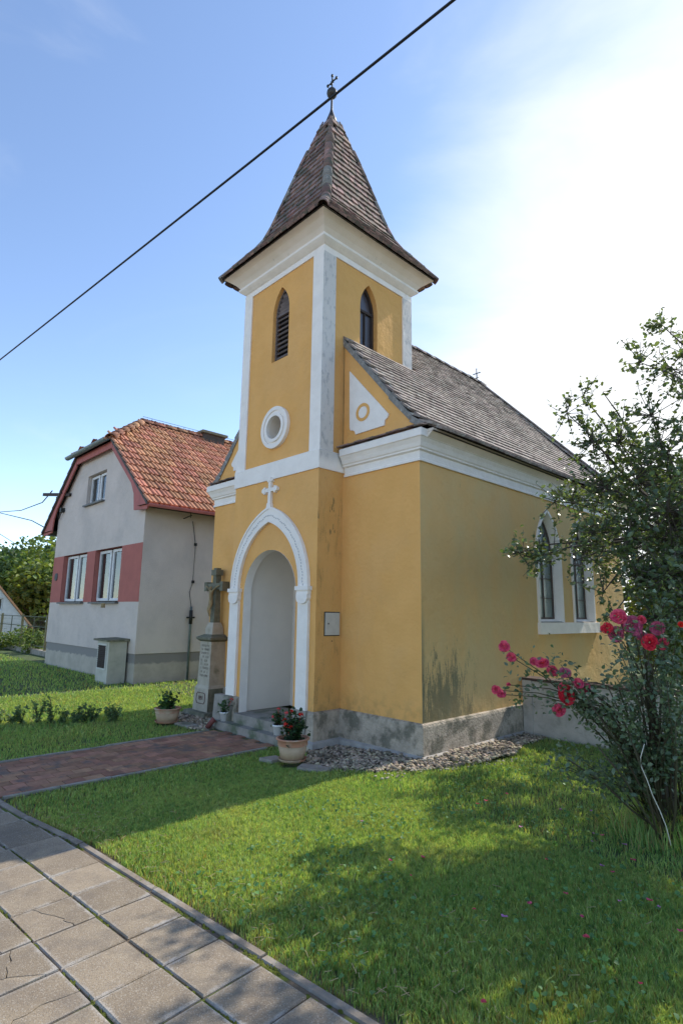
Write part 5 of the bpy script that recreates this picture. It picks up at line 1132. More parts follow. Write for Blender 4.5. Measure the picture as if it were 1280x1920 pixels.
# half hip tiles
hipt = []; e0 = V((HC, yh, HIPZ)); up = (V((HC, yr, HRZ)) - e0).normalized(); L = (V((HC, yr, HRZ)) - e0).length; al = V((1, 0, 0)); Rm, nn = frame(None, al, up)
for r in range(int(L / IL) + 1):
    s = (r + .5) * IL; w = hw_h * (1 - min(s, L) / L); x = -w
    while x < w: p = e0 + up * s + V((x + IW / 2, 0, 0)) + nn * .02; hipt.append((p, Matrix.Translation(p) @ Rm)); x += IW
place_tiles(hipt, itm, itme, HTILE, HR, 'hip_slope_tile', 0)
hrt = ridge_mesh(.42, .12, HTILE, 'ridge_tile', 1.38)
y = yr
while y < 9.2: inst('ridge_tile', hrt, HR, Matrix.Translation((HC, y + .18, HRZ + .02)) @ Matrix.Rotation(.0, 4, 'Z')); y += .39
for s_ in (1, -1): along_line(V((HC + s_ * hw_h, yh, HIPZ + .03)), V((HC, yr, HRZ + .03)), hrt, HR, 'hip_tile', .36, 0)
m_ = MB(); m_.tube([(HC, yr, HRZ + .22), (HC, 9, HRZ + .22)], .007, 5)
for k in range(6): m_.tube([(HC, yr + .3 + k * 1.1, HRZ + .1), (HC, yr + .3 + k * 1.1, HRZ + .22)], .008, 5)
part('lightning_wire', m_, IRON, HR)
# chimney
m_ = MB(); m_.box((HC - .28, 3.55, 6.9), (HC + .22, 4.35, 7.46)); CHM = part('chimney', m_, mat('dark_brick_render', (.10, .08, .07), (.07, .06, .05)), HR)
m_ = MB(); m_.box((HC - .36, 3.47, 7.46), (HC + .30, 4.43, 7.54)); part('chimney_cap', m_, SANDD, CHM)
# bargeboards (red, flaring at the eaves)
for s_ in (1, -1):
    X_ = lambda d: HC + s_ * d
    zt = lambda d: HRZ - d * HS - .05
    P = [(X_(hw_h - .02), zt(hw_h)), (X_(HE + .10), zt(HE + .10)), (X_(HE + .02), zt(HE + .1) - .10), (X_(HE - .70), zt(HE) - .13), (X_(HE - .78), zt(HE) + .30), (X_(HE - .98), zt(HE - 1.0) - .24), (X_(hw_h - .02), zt(hw_h) - .22)]
    m_ = MB(); m_.solid(P, [], F(yh + .06), F(yh + .10)); part('bargeboard', m_, HREDW, HR)
    m_ = MB(); P2_ = [(X_(hw_h), zt(hw_h) + .07), (X_(HE + .14), zt(HE + .14) + .07), (X_(HE + .13), zt(HE + .13) - .0), (X_(hw_h), zt(hw_h))]; m_.solid(P2_, [], F(yh - .0), F(HY)); part('verge_strip', m_, mat('dark_verge_%d' % s_, (.12, .115, .10), (.08, .075, .07), rough=.9), HR)
m_ = MB(); m_.box((HC - hw_h, yh + .06, HIPZ - .22), (HC + hw_h, yh + .10, HIPZ - .02)); part('fascia', m_, HREDW, HR)
# gutters
def gutter(a, b, r, m, parent, name='gutter'):
    a, b = V(a), V(b); d = (b - a).normalized(); s = d.cross(V((0, 0, 1))).normalized(); mb = MB(); n = 9; vs = []
    for c in (a, b):
        for rr_ in (r, r - .008):
            for i in range(n): t = math.pi + math.pi * i / (n - 1); vs.append(c + s * math.cos(t) * rr_ + V((0, 0, math.sin(t) * rr_)))
    f = []
    for i in range(n - 1): f += [(i, i + 1, 2 * n + i + 1, 2 * n + i), (n + i, n + i + 1, 3 * n + i + 1, 3 * n + i), (i, n + i, n + i + 1, i + 1), (2 * n + i, 3 * n + i, 3 * n + i + 1, 2 * n + i + 1)]
    f += [(0, n, 3 * n, 2 * n), (n - 1, 2 * n - 1, 4 * n - 1, 3 * n - 1)]
    mb.add(vs, f, True); return part(name, mb, m, parent)
gutter((HC - hw_h - .35, yh - .10, HIPZ + .03), (HC + hw_h - .05, yh - .10, HIPZ + .03), .085, ZINC, HR)
gutter((HC + HE + .19, yh, HEZ - .13), (HC + HE + .19, HYB, HEZ - .11), .07, HREDW, HR)
gutter((HC - HE - .19, yh, HEZ - .12), (HC - HE - .19, HYB, HEZ - .12), .07, ZINC, HR)
# wall fittings: conduit, wires, vent, bracket
m_ = MB(); m_.tube([(HX1 + .035, 1.70, -.1), (HX1 + .035, 1.70, 1.35), (HX1 + .035, 1.70, 1.75)], .028, 10); PI_ = part('cable_conduit', m_, ZINC, HO)
m_ = MB(); m_.tube([(HX1 + .035, 1.70, 1.32), (HX1 + .035, 1.70, 1.66)], .042, 10); m_.box((HX1, 1.60, 1.46), (HX1 + .06, 1.80, 1.50)); part('clamp', m_, IRON, PI_)
m_ = MB(); m_.tube([(HX1 + .02, 1.70, 1.75), (HX1 + .02, 1.63, 2.1), (HX1 + .02, 1.70, 2.35), (HX1 + .02, 1.72, 3.3), (HX1 + .02, 1.60, 3.9)], .008, 5); m_.box((HX1, 1.68, 2.33), (HX1 + .04, 1.74, 2.40)); m_.box((HX1, 1.69, 3.28), (HX1 + .04, 1.75, 3.35)); part('earth_wire', m_, IRON, PI_)
m_ = MB(); m_.tube([(-14.55, HY, 2.62), (-14.55, HY - .03, 2.62)], .12, 20); part('round_vent', m_, mat('dark_vent', (.12, .13, .13), (.09, .10, .10)), HO)
m_ = MB(); bz = 5.28; m_.bar((-15.75, HY - .30, bz + .10), (-13.95, HY - .04, bz - .12), .06, .10); m_.bar((-14.35, HY, bz - .03), (-14.35, HY - .2, bz - .03), .05); BR = part('cable_bracket', m_, DARK, HO)
m_ = MB(); m_.box((-14.55, HY - .12, 4.66), (-14.42, HY, 4.80)); m_.tube([(-14.75, HY - .2, bz - .1), (-14.85, HY - .1, 4.75), (-14.75, HY - .06, 4.45), (-14.52, HY - .06, 4.7)], .012, 6); part('junction_box', m_, IRON, BR)
m_ = MB(); m_.tube([(HX1 + .35, 1.35, HEZ - .15), (HX1 + .35, 1.35, HEZ - .30)], .01, 5); m_.bar((HX1, 1.35, HEZ - .28), (HX1 + .4, 1.35, HEZ - .24), .02); part('gutter_hook', m_, IRON, HR)

# gas cabinet
GC = thing('meter_cabinet', 'pale standing meter cabinet with a dark grille before the house gable', 'cabinet', (-9.25, .1, 0))
gx0, gx1, gy0, gy1 = -9.60, -8.93, -.12, .30
m_ = MB(); m_.box((gx0, gy0, -.05), (gx1, gy1, .92)); part('cabinet_body', m_, CABI, GC)
m_ = MB(); m_.add([(gx0 - .08, gy0 - .08, .92), (gx1 + .06, gy0 - .08, .92), (gx1 + .06, gy1 + .05, .92), (gx0 - .08, gy1 + .05, .92), (gx0 - .08, gy0 - .08, .965), (gx1 + .06, gy0 - .08, .955), (gx1 + .06, gy1 + .05, .975), (gx0 - .08, gy1 + .05, .985)], [(0, 3, 2, 1), (4, 5, 6, 7), (0, 1, 5, 4), (1, 2, 6, 5), (2, 3, 7, 6), (3, 0, 4, 7)]); part('cabinet_lid', m_, SANDD, GC)
m_ = MB(); m_.box((gx0 + .08, gy0 - .02, .27), (gx1 - .10, gy0, .86)); GD = part('cabinet_door', m_, CABM, GC)
m_ = MB(); m_.box((gx0 + .12, gy0 - .024, .31), (gx1 - .14, gy0 - .018, .82)); part('grille', m_, UNDER, GD)
gs = MB(); gs.box((-.22, -.004, -.008), (.22, .004, .008)); gsm = gs.mesh('grille_bar', DARK)
for i in range(12): inst('grille_bar', gsm, GD, Matrix.Translation((gx0 + .325, gy0 - .027, .335 + i * .042)) @ Matrix.Rotation(.4, 4, 'X'))

# ------------------------------------------------------------------ fence, mailbox, garden and far house on the left
FE = thing('garden_fence', 'olive metal garden fence with mesh fields on a low concrete base', 'fence', (-20, 1.3, 0))
m_ = MB(); m_.box((-33, 1.2, -.3), (-15.05, 1.42, .14)); part('fence_base', m_, CONC, FE)
for x in (-15.3, -18.2, -21.3, -24.4, -27.6, -30.8):
    m_ = MB(); m_.box((x - .04, 1.27, .1), (x + .04, 1.35, 1.42)); part('post', m_, FEN, FE)
for k in range(5):
    xa, xb = (-18.2, -21.3, -24.4, -27.6, -30.8)[k], (-15.3, -18.2, -21.3, -24.4, -27.6)[k]; m_ = MB()
    for z in (.24, 1.32, .95): m_.box((xa + .04, 1.30, z), (xb - .04, 1.33, z + .03))
    m_.box(((xa + xb) / 2 - .015, 1.295, .2), ((xa + xb) / 2 + .015, 1.325, 1.34)); x = xa + .1
    while x < xb: m_.tube([(x, 1.31, .24), (x, 1.31, 1.32)], .003, 3, cap=False); x += .16
    z = .3
    while z < 1.3: m_.tube([(xa + .04, 1.305, z), (xb - .04, 1.305, z)], .003, 3, cap=False); z += .18
    part('mesh_field', m_, mat('fence_wire_%d' % k, (.12, .13, .09), (.09, .1, .07)), FE)
MX = thing('letter_box', 'dark letter box with a pale lid on a post behind the garden fence', 'letter box', (-18.9, 1.6, 0))
m_ = MB(); m_.box((-18.95, 1.62, 0), (-18.87, 1.7, .95)); part('post', m_, FEN, MX); m_ = MB(); m_.box((-19.05, 1.55, .62), (-18.72, 1.8, 1.15)); part('box_body', m_, DARK, MX); m_ = MB(); m_.bar((-18.89, 1.5, 1.17), (-18.89, 1.85, 1.17), .5, .05); part('lid', m_, CABM, MX)
FH = thing('far_house', 'far white gabled house with an orange roof beyond the garden fence', 'house', (-36, 1.6, -1))
FR = ray(0, 1130); 
fy0, fy1, fxg = -1.4, 4.6, -32.6
m_ = MB(); m_.face2([(fy0, -3), (fy1, -3), (fy1, .75), ((fy0 + fy1) / 2, 4.35), (fy0, .75)], [rect(2.5, 1.5, 3.2, 2.2)], S(fxg)); m_.strip(rect(2.5, 1.5, 3.2, 2.2), S(fxg), S(fxg - .2)); m_.add([(fxg, fy0, -3), (fxg - 9, fy0, -3), (fxg - 9, fy0, .75), (fxg, fy0, .75)], [(0, 1, 2, 3)]); part('wall', m_, mat('white_render', (.62, .60, .57), (.56, .54, .51)), FH)
m_ = MB(); m_.solid(rect(2.5, 1.5, 3.2, 2.2), [rect(2.57, 1.56, 2.83, 2.14), rect(2.88, 1.56, 3.14, 2.14)], S(fxg - .10), S(fxg - .16)); wfh = part('window', m_, WFR, FH); m_ = MB(); m_.box((fxg - .15, 2.5, 1.5), (fxg - .14, 3.2, 2.2)); part('pane', m_, GLH, wfh)
m_ = MB()
for (a, b) in (((fy0 - .3, .42), ((fy0 + fy1) / 2, 4.37)), ((fy1 + .3, .42), ((fy0 + fy1) / 2, 4.37))):
    m_.add([(fxg + .08, a[0], a[1]), (fxg - 9.3, a[0], a[1]), (fxg - 9.3, b[0], b[1]), (fxg + .08, b[0], b[1]), (fxg + .08, a[0], a[1] + .14), (fxg - 9.3, a[0], a[1] + .14), (fxg - 9.3, b[0], b[1] + .14), (fxg + .08, b[0], b[1] + .14)], [(0, 1, 2, 3), (4, 5, 6, 7), (0, 3, 7, 4), (0, 1, 5, 4)])
part('roof', m_, HTILE, FH)

def tree(name, label, cat, base_, h, r, n, ls, m, seed, trunk=True, group=None, squash=.8, low=.25):
    t = thing(name, label, cat, base_, group); r2 = np.random.default_rng(seed); B = V(base_)
    nb = 26; cl = []
    for i in range(nb):
        d = r2.normal(size=3); d /= np.linalg.norm(d); q = r2.uniform(.35, 1) ** .6; c = np.array([B.x, B.y, B.z + h * (low + (1 - low) / 2)]) + d * np.array([r, r, h * (1 - low) / 2]) * q * .82; cl.append((c, r * r2.uniform(.22, .42)))
    C_ = []
    for i in range(n):
        c, cr = cl[i % nb]; d = r2.normal(size=3); d /= np.linalg.norm(d); C_.append(c + d * cr * r2.uniform(.55, 1.08))
    vs, fs, rn = leaf_cloud(np.array(C_), r2.uniform(.7, 1.3, n) * ls, aspect=.75, seed=seed, up=.4)
    npmesh('crown', vs, fs, m, rn, parent=t, off=base_)
    if trunk:
        mb = MB(); mb.tube([B + V((0, 0, -.2)), B + V((r * .05, 0, h * .25)), B + V((r * .1, r * .05, h * .55)), B + V((0, 0, h * .8))], [r * .09, r * .07, r * .05, r * .02], 8)
        for i in range(0, nb, 3): c = V(cl[i][0]); mb.tube([B + V((r * .05, 0, h * .3)), (B + V((0, 0, h * .45))).lerp(c, .5), c], [r * .04, r * .025, r * .01], 5)
        part('trunk', mb, BARK, t)
    return t
def dirpos(px, dist): r = ray(px, 1130); d = V((r.x, r.y, 0)).normalized(); return CAM.x + d.x * dist, CAM.y + d.y * dist
TS = [(96, 46, 7.4, 3.0, 'apple_green', FLEAF2, 'tall yellow green walnut like tree right behind the grey house corner'), (60, 52, 8.3, 3.4, '', FLEAF, 'broad mid green tree in the middle of the trees beyond the fence'), (28, 58, 8.6, 3.6, '', FLEAF, 'broad dark green tree left of the middle beyond the fence'),
      (-6, 60, 8.4, 3.8, '', FLEAF, 'dark green tree cut by the left photo edge beyond the fence'), (52, 50, 5.4, 2.4, '', FLEAF2, 'low rounded yellowish tree before the broad trees beyond the fence'), (84, 44, 4.8, 2.2, '', FLEAF2, 'low bright green bush tree near the grey house corner'), (16, 52, 6.0, 2.6, '', FLEAF, 'middling green tree right above the far white house')]
for i, (px, d, h, r, _, m, lab) in enumerate(TS):
    x, y = dirpos(px, d); tree('broadleaf_tree', lab, 'tree', (x, y, float(ground(x, y))), h - float(ground(x, y)), r, 2600, .34, m, 100 + i, group='trees beyond the garden fence', low=.12)
for i, (px, d, h, r) in enumerate(((72, 25, .95, .8), (44, 28, .8, .9), (12, 27, .7, .9))):
    x, y = dirpos(px, d); tree('garden_shrub', ('low garden shrub behind the fence nearest the grey house', 'low garden shrub behind the middle of the fence', 'low garden shrub behind the fence at the left photo edge')[i], 'shrub', (x, y, float(ground(x, y)) - .05), h, r, 900, .10, FLEAF2 if i != 1 else FLEAF, 140 + i, trunk=False, low=0, group='garden shrubs behind the fence')
# wooded hill
hv = []; hx = np.linspace(0, 1, 40)
m_ = MB(); rows_ = []
for j in range(8):
    for i in range(40):
        a = math.radians(115 + 60 * i / 39); R_ = 150 + j * 22; zz_ = -3 + 26 * math.sin(min(1, j / 6) * math.pi / 2) * (1 + .18 * math.sin(i * .5)) * 1.0; rows_.append((CAM.x + math.cos(a) * R_, CAM.y + math.sin(a) * R_, zz_))
m_.add(rows_, [(j * 40 + i, j * 40 + i + 1, (j + 1) * 40 + i + 1, (j + 1) * 40 + i) for j in range(7) for i in range(39)], True); o = part('hill', m_, HILLM); o['kind'] = 'structure'
r2 = np.random.default_rng(77); vs_, fs_, rn_ = [], [], []; off = 0
for k in range(700):
    a = math.radians(r2.uniform(117, 173)); j = r2.uniform(0, 6.6); R_ = 150 + j * 22; z = -3 + 26 * math.sin(min(1, j / 6) * math.pi / 2) * (1 + .18 * math.sin((math.degrees(a) - 115) / 60 * 39 * .5)); h = r2.uniform(5, 9); w = r2.uniform(1.6, 2.6)
    c = np.array([CAM.x + math.cos(a) * R_, CAM.y + math.sin(a) * R_, z - .5]); n = 7; ang_ = np.arange(n) / n * 6.283
    lv = [np.stack([c[0] + np.cos(ang_) * w * s_ * r2.uniform(.8, 1.2, n), c[1] + np.sin(ang_) * w * s_ * r2.uniform(.8, 1.2, n), np.full(n, c[2] + h * zf)], 1) for s_, zf in ((1, .1), (.75, .45), (.45, .75))]
    vv_ = np.concatenate(lv + [c[None] + [[0, 0, h]]]); ff = [[l * n + q, l * n + (q + 1) % n, (l + 1) * n + (q + 1) % n] for l in range(2) for q in range(n)] + [[l * n + q, (l + 1) * n + (q + 1) % n, (l + 1) * n + q] for l in range(2) for q in range(n)] + [[2 * n + q, 2 * n + (q + 1) % n, 3 * n] for q in range(n)]
    vs_.append(vv_); fs_.append(np.array(ff) + off); rn_ += [r2.random()] * len(ff); off += len(vv_)
o = npmesh('forest', np.concatenate(vs_), np.concatenate(fs_), FLEAF3, rn_, kind='stuff'); o['label'] = 'dark far forest covering the hill on the left'; o['category'] = 'forest'

# background right: shrubs and trees behind the yard wall
BR_ = [((-.35, 9.5, 0), 3.0, .95, FLEAF2, 'bright green shrub behind the yard wall just right of the chapel end'), ((.72, 8.3, 0), 3.0, 1.0, FLEAF, 'dark green shrub behind the yard wall at the right photo edge'), ((-1.0, 14, 0), 4.6, 1.9, FLEAF, 'taller tree standing behind the shrubs right of the chapel'), ((2.9, 6.0, 0), 4.0, 1.4, FLEAF, 'small dense tree close behind the yard wall at the right photo edge'), ((-2.9, 24, 0), 5.5, 3.0, FLEAF2, 'far light green tree showing right of the chapel end'), ((4.6, 5.4, 0), 4.6, 1.6, FLEAF, 'tree behind the yard wall beyond the right photo edge')]
for i, (b, h, r, m, lab) in enumerate(BR_): tree('background_tree' if h > 4 else 'garden_shrub', lab, 'tree' if h > 4 else 'shrub', b, h, r, 3000 if h > 4 else 3200, .11 if h < 4 else .18, m, 160 + i, trunk=h > 4, low=.0 if h < 4 else .15)

# ------------------------------------------------------------------ apple tree
AT = thing('apple_tree', 'apple tree reaching its leafy branches into the picture from the right', 'tree', (3.9, 2.0, 0))
TB = V((3.9, 2.0, 0)); r3 = random.Random(21)
limbs = []
mb = MB(); fork = V((3.85, 1.95, 1.35)); mb.tube([TB + V((0, 0, -.2)), TB + V((.03, .02, .5)), fork], [.14, .11, .095], 10); part('trunk', mb, BARK, AT)
def tip(px, py, dist): return atD(px, py, dist)
targets = [((972, 1037), 6.15, .22, 26), ((1010, 1045), 6.1, .22, 26), ((1040, 940), 6.5, .24, 22), ((1062, 775), 6.5, .24, 24), ((1092, 742), 6.6, .22, 14), ((1129, 735), 6.6, .10, 7), ((1110, 830), 6.4, .34, 44), ((1160, 830), 6.3, .38, 40), ((1200, 680), 6.6, .28, 26), ((1240, 610), 6.7, .16, 16), ((1255, 690), 6.3, .40, 30),
           ((1220, 780), 6.1, .44, 36), ((1130, 915), 6.2, .36, 60), ((1190, 900), 6.1, .42, 42), ((1070, 940), 6.3, .22, 22), ((1110, 1000), 6.0, .30, 30), ((1080, 1050), 6.0, .22, 18), ((1180, 1010), 5.9, .36, 52), ((1250, 850), 6.0, .44, 36), ((1130, 1110), 5.9, .2, 12), ((1200, 1090), 5.7, .36, 64), ((1250, 960), 5.8, .42, 60),
           ((1150, 1150), 5.6, .14, 9), ((1250, 1080), 5.6, .40, 80), ((1230, 1160), 5.5, .30, 42), ((1330, 750), 6.2, .5, 26), ((1330, 900), 6.0, .5, 26), ((1340, 1030), 5.8, .45, 45), ((1450, 640), 6.4, .4, 18), ((1470, 880), 6.2, .45, 34), ((1360, 560), 6.6, .4, 18), ((1300, 1140), 5.4, .3, 40), ((1440, 420), 6.4, .4, 30), ((1560, 560), 6.2, .4, 30), ((1640, 760), 6.2, .45, 34), ((1560, 980), 6.2, .4, 30), ((1760, 520), 6.2, .4, 30), ((1320, 640), 7.6, .45, 44), ((1330, 800), 8.2, .5, 50), ((1400, 700), 8.6, .5, 50), ((1450, 840), 8.0, .5, 50), ((1300, 940), 8.4, .5, 50), ((1380, 980), 8.0, .5, 46), ((1530, 740), 8.4, .5, 46), ((1600, 900), 8.0, .5, 46)]
nodes_ = [(fork, .085)]
lt = MB(); CEN = []; twm = MB()
heads = [(V((3.35, 1.75, 2.0)), .06), (V((3.0, 1.6, 2.35)), .05), (V((3.7, 2.0, 2.6)), .07), (V((3.4, 2.0, 3.3)), .05), (V((4.5, 2.3, 2.3)), .06), (V((4.9, 2.5, 3.0)), .05), (V((3.0, 1.9, 2.9)), .045), (V((2.55, 1.45, 2.45)), .035), (V((3.3, 2.9, 2.6)), .06), (V((2.7, 3.4, 3.1)), .05)]
par = [fork, heads[0][0], fork, heads[2][0], fork, heads[4][0], heads[0][0], heads[1][0], fork, heads[8][0]]
for (h, r), p in zip(heads, par): lt.tube([p, p.lerp(h, .5) + V((0, 0, .08)), h], [r + .02, r + .008, r], 8)
rt = random.Random(33); made = 0
while made < 92:                                            # deeper part of the crown: boughs towards the sun, over the yard wall
    gx, gy, z = rt.uniform(.35, 3.3), rt.uniform(-1.5, 1.9), rt.uniform(2.3, 4.1); w_ = V((gx, gy, 0)) + sd * (z / sd.z); dd_ = w_ - CAM; zc = dd_.dot(CF); ux = dd_.dot(CR) / zc * 1050 + 640; uy = 960 - dd_.dot(CU) / zc * 1050
    if ux < 1085 + max(0, 760 - uy) * .6 + max(0, uy - 1040) * .8 or uy > 1170 or w_.y < 1.2: continue
    targets.append((w_, 0, rt.uniform(.16, .30), rt.randint(12, 22))); made += 1
for k in range(16):
    z = rt.uniform(3.3, 4.9); targets.append((V((rt.uniform(2.1, 4.0), rt.uniform(-3.9, -1.9), 0)) + sd * (z / sd.z), 0, rt.uniform(.2, .35), rt.randint(14, 24)))
for (pp, dist, rad, nt_) in targets:
    T_ = tip(pp[0], pp[1], dist) if dist else pp; h, r = min(heads, key=lambda q: (q[0] - T_).length + (0 if (T_ - q[0]).length > .3 else 1)); mid = h.lerp(T_, .55) + V((r3.uniform(-.08, .08), r3.uniform(-.08, .08), r3.uniform(0, .14)))
    q1 = h.lerp(mid, .5) + V((0, 0, .05)); path = [h, q1, mid, mid.lerp(T_, .6) + V((0, 0, .04)), T_]; lt.tube(path, [.022, .017, .013, .009, .004], 6)
    for k in range(nt_):
        f = r3.uniform(.0, 1); c0 = mid.lerp(T_, f) if r3.random() < .5 else T_; d = V((r3.gauss(0, 1), r3.gauss(0, 1), r3.gauss(.25, 1))).normalized(); st = c0 + d * rad * r3.uniform(0, .6); L_ = r3.uniform(.12, .26) * (.6 if rad < .2 else 1); en = st + (d + V((r3.gauss(0, .4), r3.gauss(0, .4), r3.gauss(.1, .3)))).normalized() * L_
        twm.tube([c0, st.lerp(en, .4), en], [.005, .004, .002], 3, cap=False)
        for q in range(r3.randint(7, 10)): w = r3.random(); CEN.append(tuple(st.lerp(en, w) + V((r3.gauss(0, .022), r3.gauss(0, .022), r3.gauss(0, .022)))))
part('limbs', lt, BARK, AT); part('twigs', twm, BARK, AT)
CEN = np.array(CEN); r2 = np.random.default_rng(9); vs, fs, rn = leaf_cloud(CEN, r2.uniform(.038, .068, len(CEN)), aspect=.58, seed=31, up=.35); npmesh('leaves', vs, fs, LEAF, rn, parent=AT, off=(3.9, 2.0, 0), kind='stuff')

# ------------------------------------------------------------------ rose bush with stake and cane
RB = V((2.70, -.42, 0)); RO = thing('rose_bush', 'sprawling rose bush with pink and red blooms in front of the yard wall', 'rose bush', tuple(RB))
stm_ = MB(); rc = []; r4 = random.Random(5); RD = 4.75
def rose(p, s, m):
    mb = MB(); ax = (CAM - p); ax.z += .6; ax = (ax.normalized() + V((r4.gauss(0, .35), r4.gauss(0, .35), r4.gauss(.2, .3)))).normalized(); x = ax.cross(V((0, 0, 1))).normalized(); y = ax.cross(x)
    for layer, (n, tilt, rad) in enumerate(((7, .15, 1), (6, .55, .95), (6, .9, .8), (5, 1.15, .62), (3, 1.35, .42))):
        for i in range(n):
            a = 6.283 * (i + layer * .5) / n + r4.uniform(-.2, .2); o_ = x * math.cos(a) + y * math.sin(a); t_ = x * -math.sin(a) + y * math.cos(a); up = (o_ * math.cos(tilt) + ax * math.sin(tilt)); R_ = s * rad * r4.uniform(.85, 1.15); w = R_ * .62
            b0 = p + o_ * s * .10 + ax * s * (.04 * layer); mid = b0 + up * R_ * .62 + ax * R_ * .12; en = b0 + up * R_ * .95 - ax * R_ * .05 + ax * r4.uniform(-.1, .15) * R_
            mb.add([b0, mid - t_ * w, mid + t_ * w, en - t_ * w * .75, en + t_ * w * .75, mid - ax * R_ * .14, en + o_ * R_ * .12], [(0, 5, 1), (0, 2, 5), (1, 5, 6, 3), (5, 2, 4, 6)], True)
    part('rose_flower', mb, m, RO)
    mb2 = MB(); return
blooms = [(945, 1213, 13, PINK), (958, 1232, 11, PINK), (930, 1294, 10, PINK), (939, 1302, 11, PINK), (953, 1284, 5, PINK), (1016, 1244, 15, PINK), (1000, 1240, 9, PINK), (1034, 1258, 13, PINK), (1058, 1262, 12, MAG), (1060, 1304, 20, RED), (1053, 1289, 9, PINK), (1082, 1283, 12, PINK), (1094, 1291, 13, PINK), (1048, 1332, 14, PINK), (1159, 1157, 16, PINK), (1137, 1178, 12, RED), (1155, 1188, 18, MAG), (1185, 1173, 20, MAG), (1203, 1162, 9, PINK), (1203, 1192, 11, MAG), (1233, 1178, 14, MAG), (1217, 1205, 16, RED), (1241, 1208, 13, PINK), (1276, 1171, 6, SCAR)]
for i, (px, py, r_, m) in enumerate(blooms):
    d = RD + r4.uniform(-.1, .1); p = atD(px, py, d); s = r_ * d / 1050 * .70; rose(p, s, m)
    # stem from the bush
    hub = RB + V((r4.uniform(-.15, .15), r4.uniform(-.12, .12), 0)); k = atD(1120 + r4.uniform(-30, 60), 1330 + r4.uniform(-40, 30), 4.85) if py > 1200 and px < 1130 else atD(1200 + r4.uniform(-20, 30), 1300, 4.9)
    stm_.tube([hub, hub.lerp(k, .5) + V((0, 0, .12)), k, k.lerp(p, .55) + V((0, 0, .035)), p], [.009, .007, .006, .004, .003], 5)
    for q in range(44):
        f = r4.uniform(-.1, 1) ; base_p = k.lerp(p, max(f, 0)); rc.append((base_p + V((r4.gauss(0, .045), r4.gauss(0, .045), r4.gauss(-.02, .05))), r4.uniform(.028, .052)))
# body of the bush
for q in range(52):
    a = r4.uniform(0, 6.283); rr_ = r4.uniform(.1, .75); px = r4.uniform(1050, 1340); py = r4.uniform(1215, 1450) if q < 38 else r4.uniform(1130, 1260); px = px if q < 38 else r4.uniform(1150, 1330); T_ = atD(px, py, 4.85 + r4.uniform(-.35, .45)); hub = RB + V((math.cos(a) * .12, math.sin(a) * .12, 0)); mid = hub.lerp(T_, .5) + V((r4.gauss(0, .05), r4.gauss(0, .05), .10)); stm_.tube([hub, mid, T_], [.007, .005, .0025], 5)
    for k in range(115): f = r4.uniform(.38, 1.1); b = (mid.lerp(T_, (f - .5) * 2) if f > .5 else hub.lerp(mid, f * 2)); rc.append((b + V((r4.gauss(0, .06), r4.gauss(0, .06), r4.gauss(0, .06))), r4.uniform(.026, .052)))
for (a, b) in (((1065, 1425), (1165, 1490)), ((1100, 1310), (1250, 1560)), ((1120, 1400), (1215, 1580)), ((1180, 1380), (1185, 1590)), ((1140, 1290), (1235, 1570)), ((1265, 1350), (1255, 1590))):
    p, q = atD(*a, 4.7), atD(b[0], b[1], 4.75); q = V((q.x, q.y, max(q.z, 0))); q = RB.lerp(q, .35) + V((0, 0, -.03)); stm_.tube([p, p.lerp(q, .35) + V((.02, 0, .02)), p.lerp(q, .7) + V((.02, 0, -.02)), q], [.005, .007, .008, .01], 5)
part('stems', stm_, STEM, RO)
tk = MB(); t0 = V((2.69, -.45, -.05)); t1 = atD(1243, 1480, 5.2); t2 = atD(1228, 1370, 5.1); tk.tube([t0, t1, t2, t2 + V((-.03, 0, .2))], [.045, .034, .024, .012], 9); tk.tube([t0, atD(1262, 1470, 5.2), atD(1275, 1330, 5.1)], [.035, .022, .01], 8); part('trunk', tk, BARK, RO)
def hid(p):
    d = p - CAM; z_ = d.dot(CF); u_ = d.dot(CR) / z_ * 1050 + 640; v_ = 960 - d.dot(CU) / z_ * 1050; return abs(u_ - (1213 + (v_ - 1240) * .08)) < 20 and v_ < 1400 and random.random() < .8
rc = [q for q in rc if not hid(q[0])]
vs, fs, rn = leaf_cloud(np.array([tuple(p) for p, _ in rc]), np.array([s for _, s in rc]), aspect=.56, seed=8, up=.35); npmesh('leaves', vs, fs, RLEAF, rn, parent=RO, off=tuple(RB), kind='stuff')
# long grass at its foot
r2 = np.random.default_rng(41); n = 2600; a = r2.uniform(0, 6.283, n); q = r2.normal(0, .20, n); x = RB.x - .05 + np.cos(a) * q; y = RB.y + np.sin(a) * q; h = r2.uniform(.08, .34, n) * np.exp(-q ** 2 * 4); lx = r2.normal(0, .4, n) * h; ly = r2.normal(0, .4, n) * h; w = .003
z = np.zeros(n) - .02; vs = np.stack([np.stack([x - w, y, z], 1), np.stack([x + w, y, z], 1), np.stack([x + w * .7 + lx * .4, y + ly * .4, z + h * .65], 1), np.stack([x - w * .7 + lx * .4, y + ly * .4, z + h * .65], 1), np.stack([x + lx, y + ly, z + h], 1)], 1).reshape(-1, 3)
q_ = np.arange(n)[:, None] * 5; fs = np.concatenate([q_ + np.array([[0, 1, 2]]), q_ + np.array([[0, 2, 3]]), q_ + np.array([[3, 2, 4]])], 1).reshape(-1, 3)
o = npmesh('tall_grass', vs, fs, GRASS, np.repeat(np.where(r2.random(n) < .25, .98, r2.random(n) * .8), 3), kind='stuff'); o['label'] = 'uncut long grass round the foot of the rose bush'; o['category'] = 'grass'
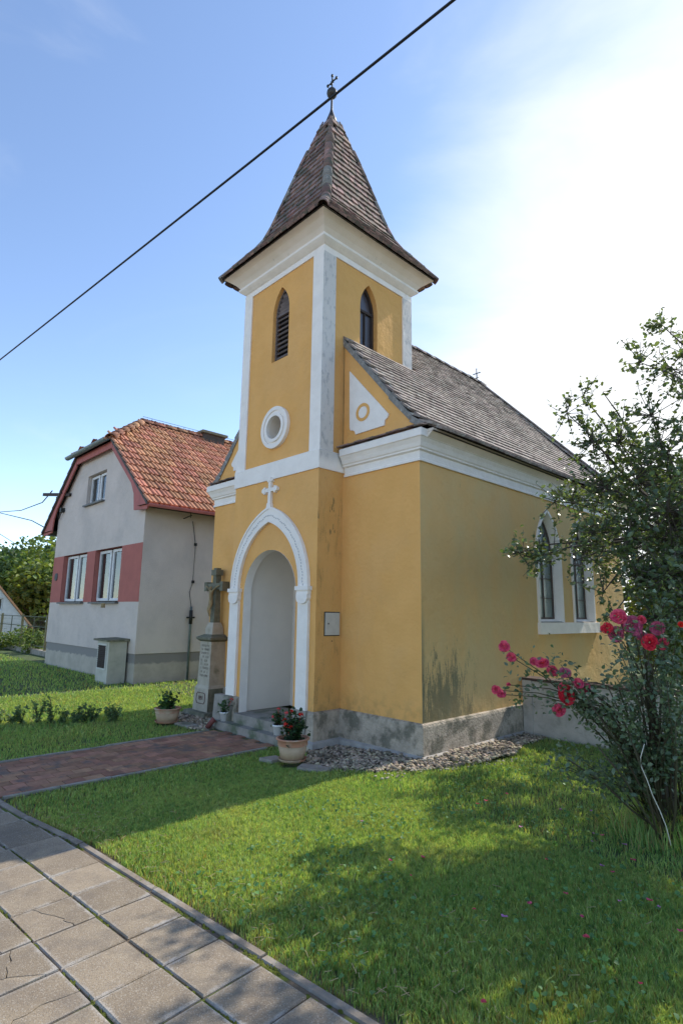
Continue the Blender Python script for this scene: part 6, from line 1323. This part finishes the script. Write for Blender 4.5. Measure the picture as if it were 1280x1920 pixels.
# stake
p0 = V((2.655, -.48, 0)); tp = atD(1213, 1240, 5.27)
m_ = MB(); m_.tube([p0 + V((0, 0, -.1)), p0.lerp(tp, .5) + V((.004, 0, 0)), tp], [.031, .03, .029], 12); solo('wooden_stake', m_, STAKE, 'upright round wooden stake in the middle of the rose bush', 'stake', tuple(p0))
# pale cane curve
cp_ = [(1207, 1395), (1200, 1420), (1201, 1437), (1212, 1462), (1222, 1490), (1236, 1520), (1248, 1550), (1257, 1585)]
m_ = MB(); m_.tube([atD(a, b, 4.62) for a, b in cp_], [.0032] * len(cp_), 6); p = atD(*cp_[-1], 4.62); solo('pale_cord', m_, ROPE, 'thin pale cord hanging down before the rose bush stake', 'cord', tuple(p))

# ------------------------------------------------------------------ overhead cables
def cable(pts, r, label, name='overhead_cable', n=24, sag=0):
    m = MB(); P = [V(p) for p in pts]; path = []
    for i in range(n + 1):
        t = i / n * (len(P) - 1); k = min(int(t), len(P) - 2); f = t - k; path.append(P[k].lerp(P[k + 1], f) - V((0, 0, sag * 4 * (i / n) * (1 - i / n))))
    m.tube(path, r, 8); solo(name, m, CABLE, label, 'cable', tuple(P[0]))
a, c = atZ(0, 675, 5.5), atZ(850, 0, 5.5); dd = (c - a).normalized()
b = atZ(470, 303.5, 5.48); 
cable([a - dd * 14 + V((0, 0, .5)), a - dd * 5 + V((0, 0, .12)), a, b, c, c + dd * 5 + V((0, 0, .1)), c + dd * 16 + V((0, 0, .6))], .0098, 'thick black cable crossing the sky diagonally in front of the spire', n=48)
far = lambda px, py, d: atD(px, py, d)
cable([V((-15.1, .1, 5.42)), far(80, 942, 24), far(40, 957, 30), far(0, 960, 37), far(-60, 958, 46)], .02, 'upper black service cable running to the bracket on the grey house')
cable([V((-15.75, .15, 4.3)), far(60, 976, 25), far(0, 961.5, 36), far(-60, 945, 46)], .02, 'lower black service cable running to the grey house eave')
cable([far(85, 1060, 60), far(46, 1030, 50), far(0, 1001, 42), far(-50, 970, 36)], .02, 'thin cable falling towards the trees at the left photo edge')
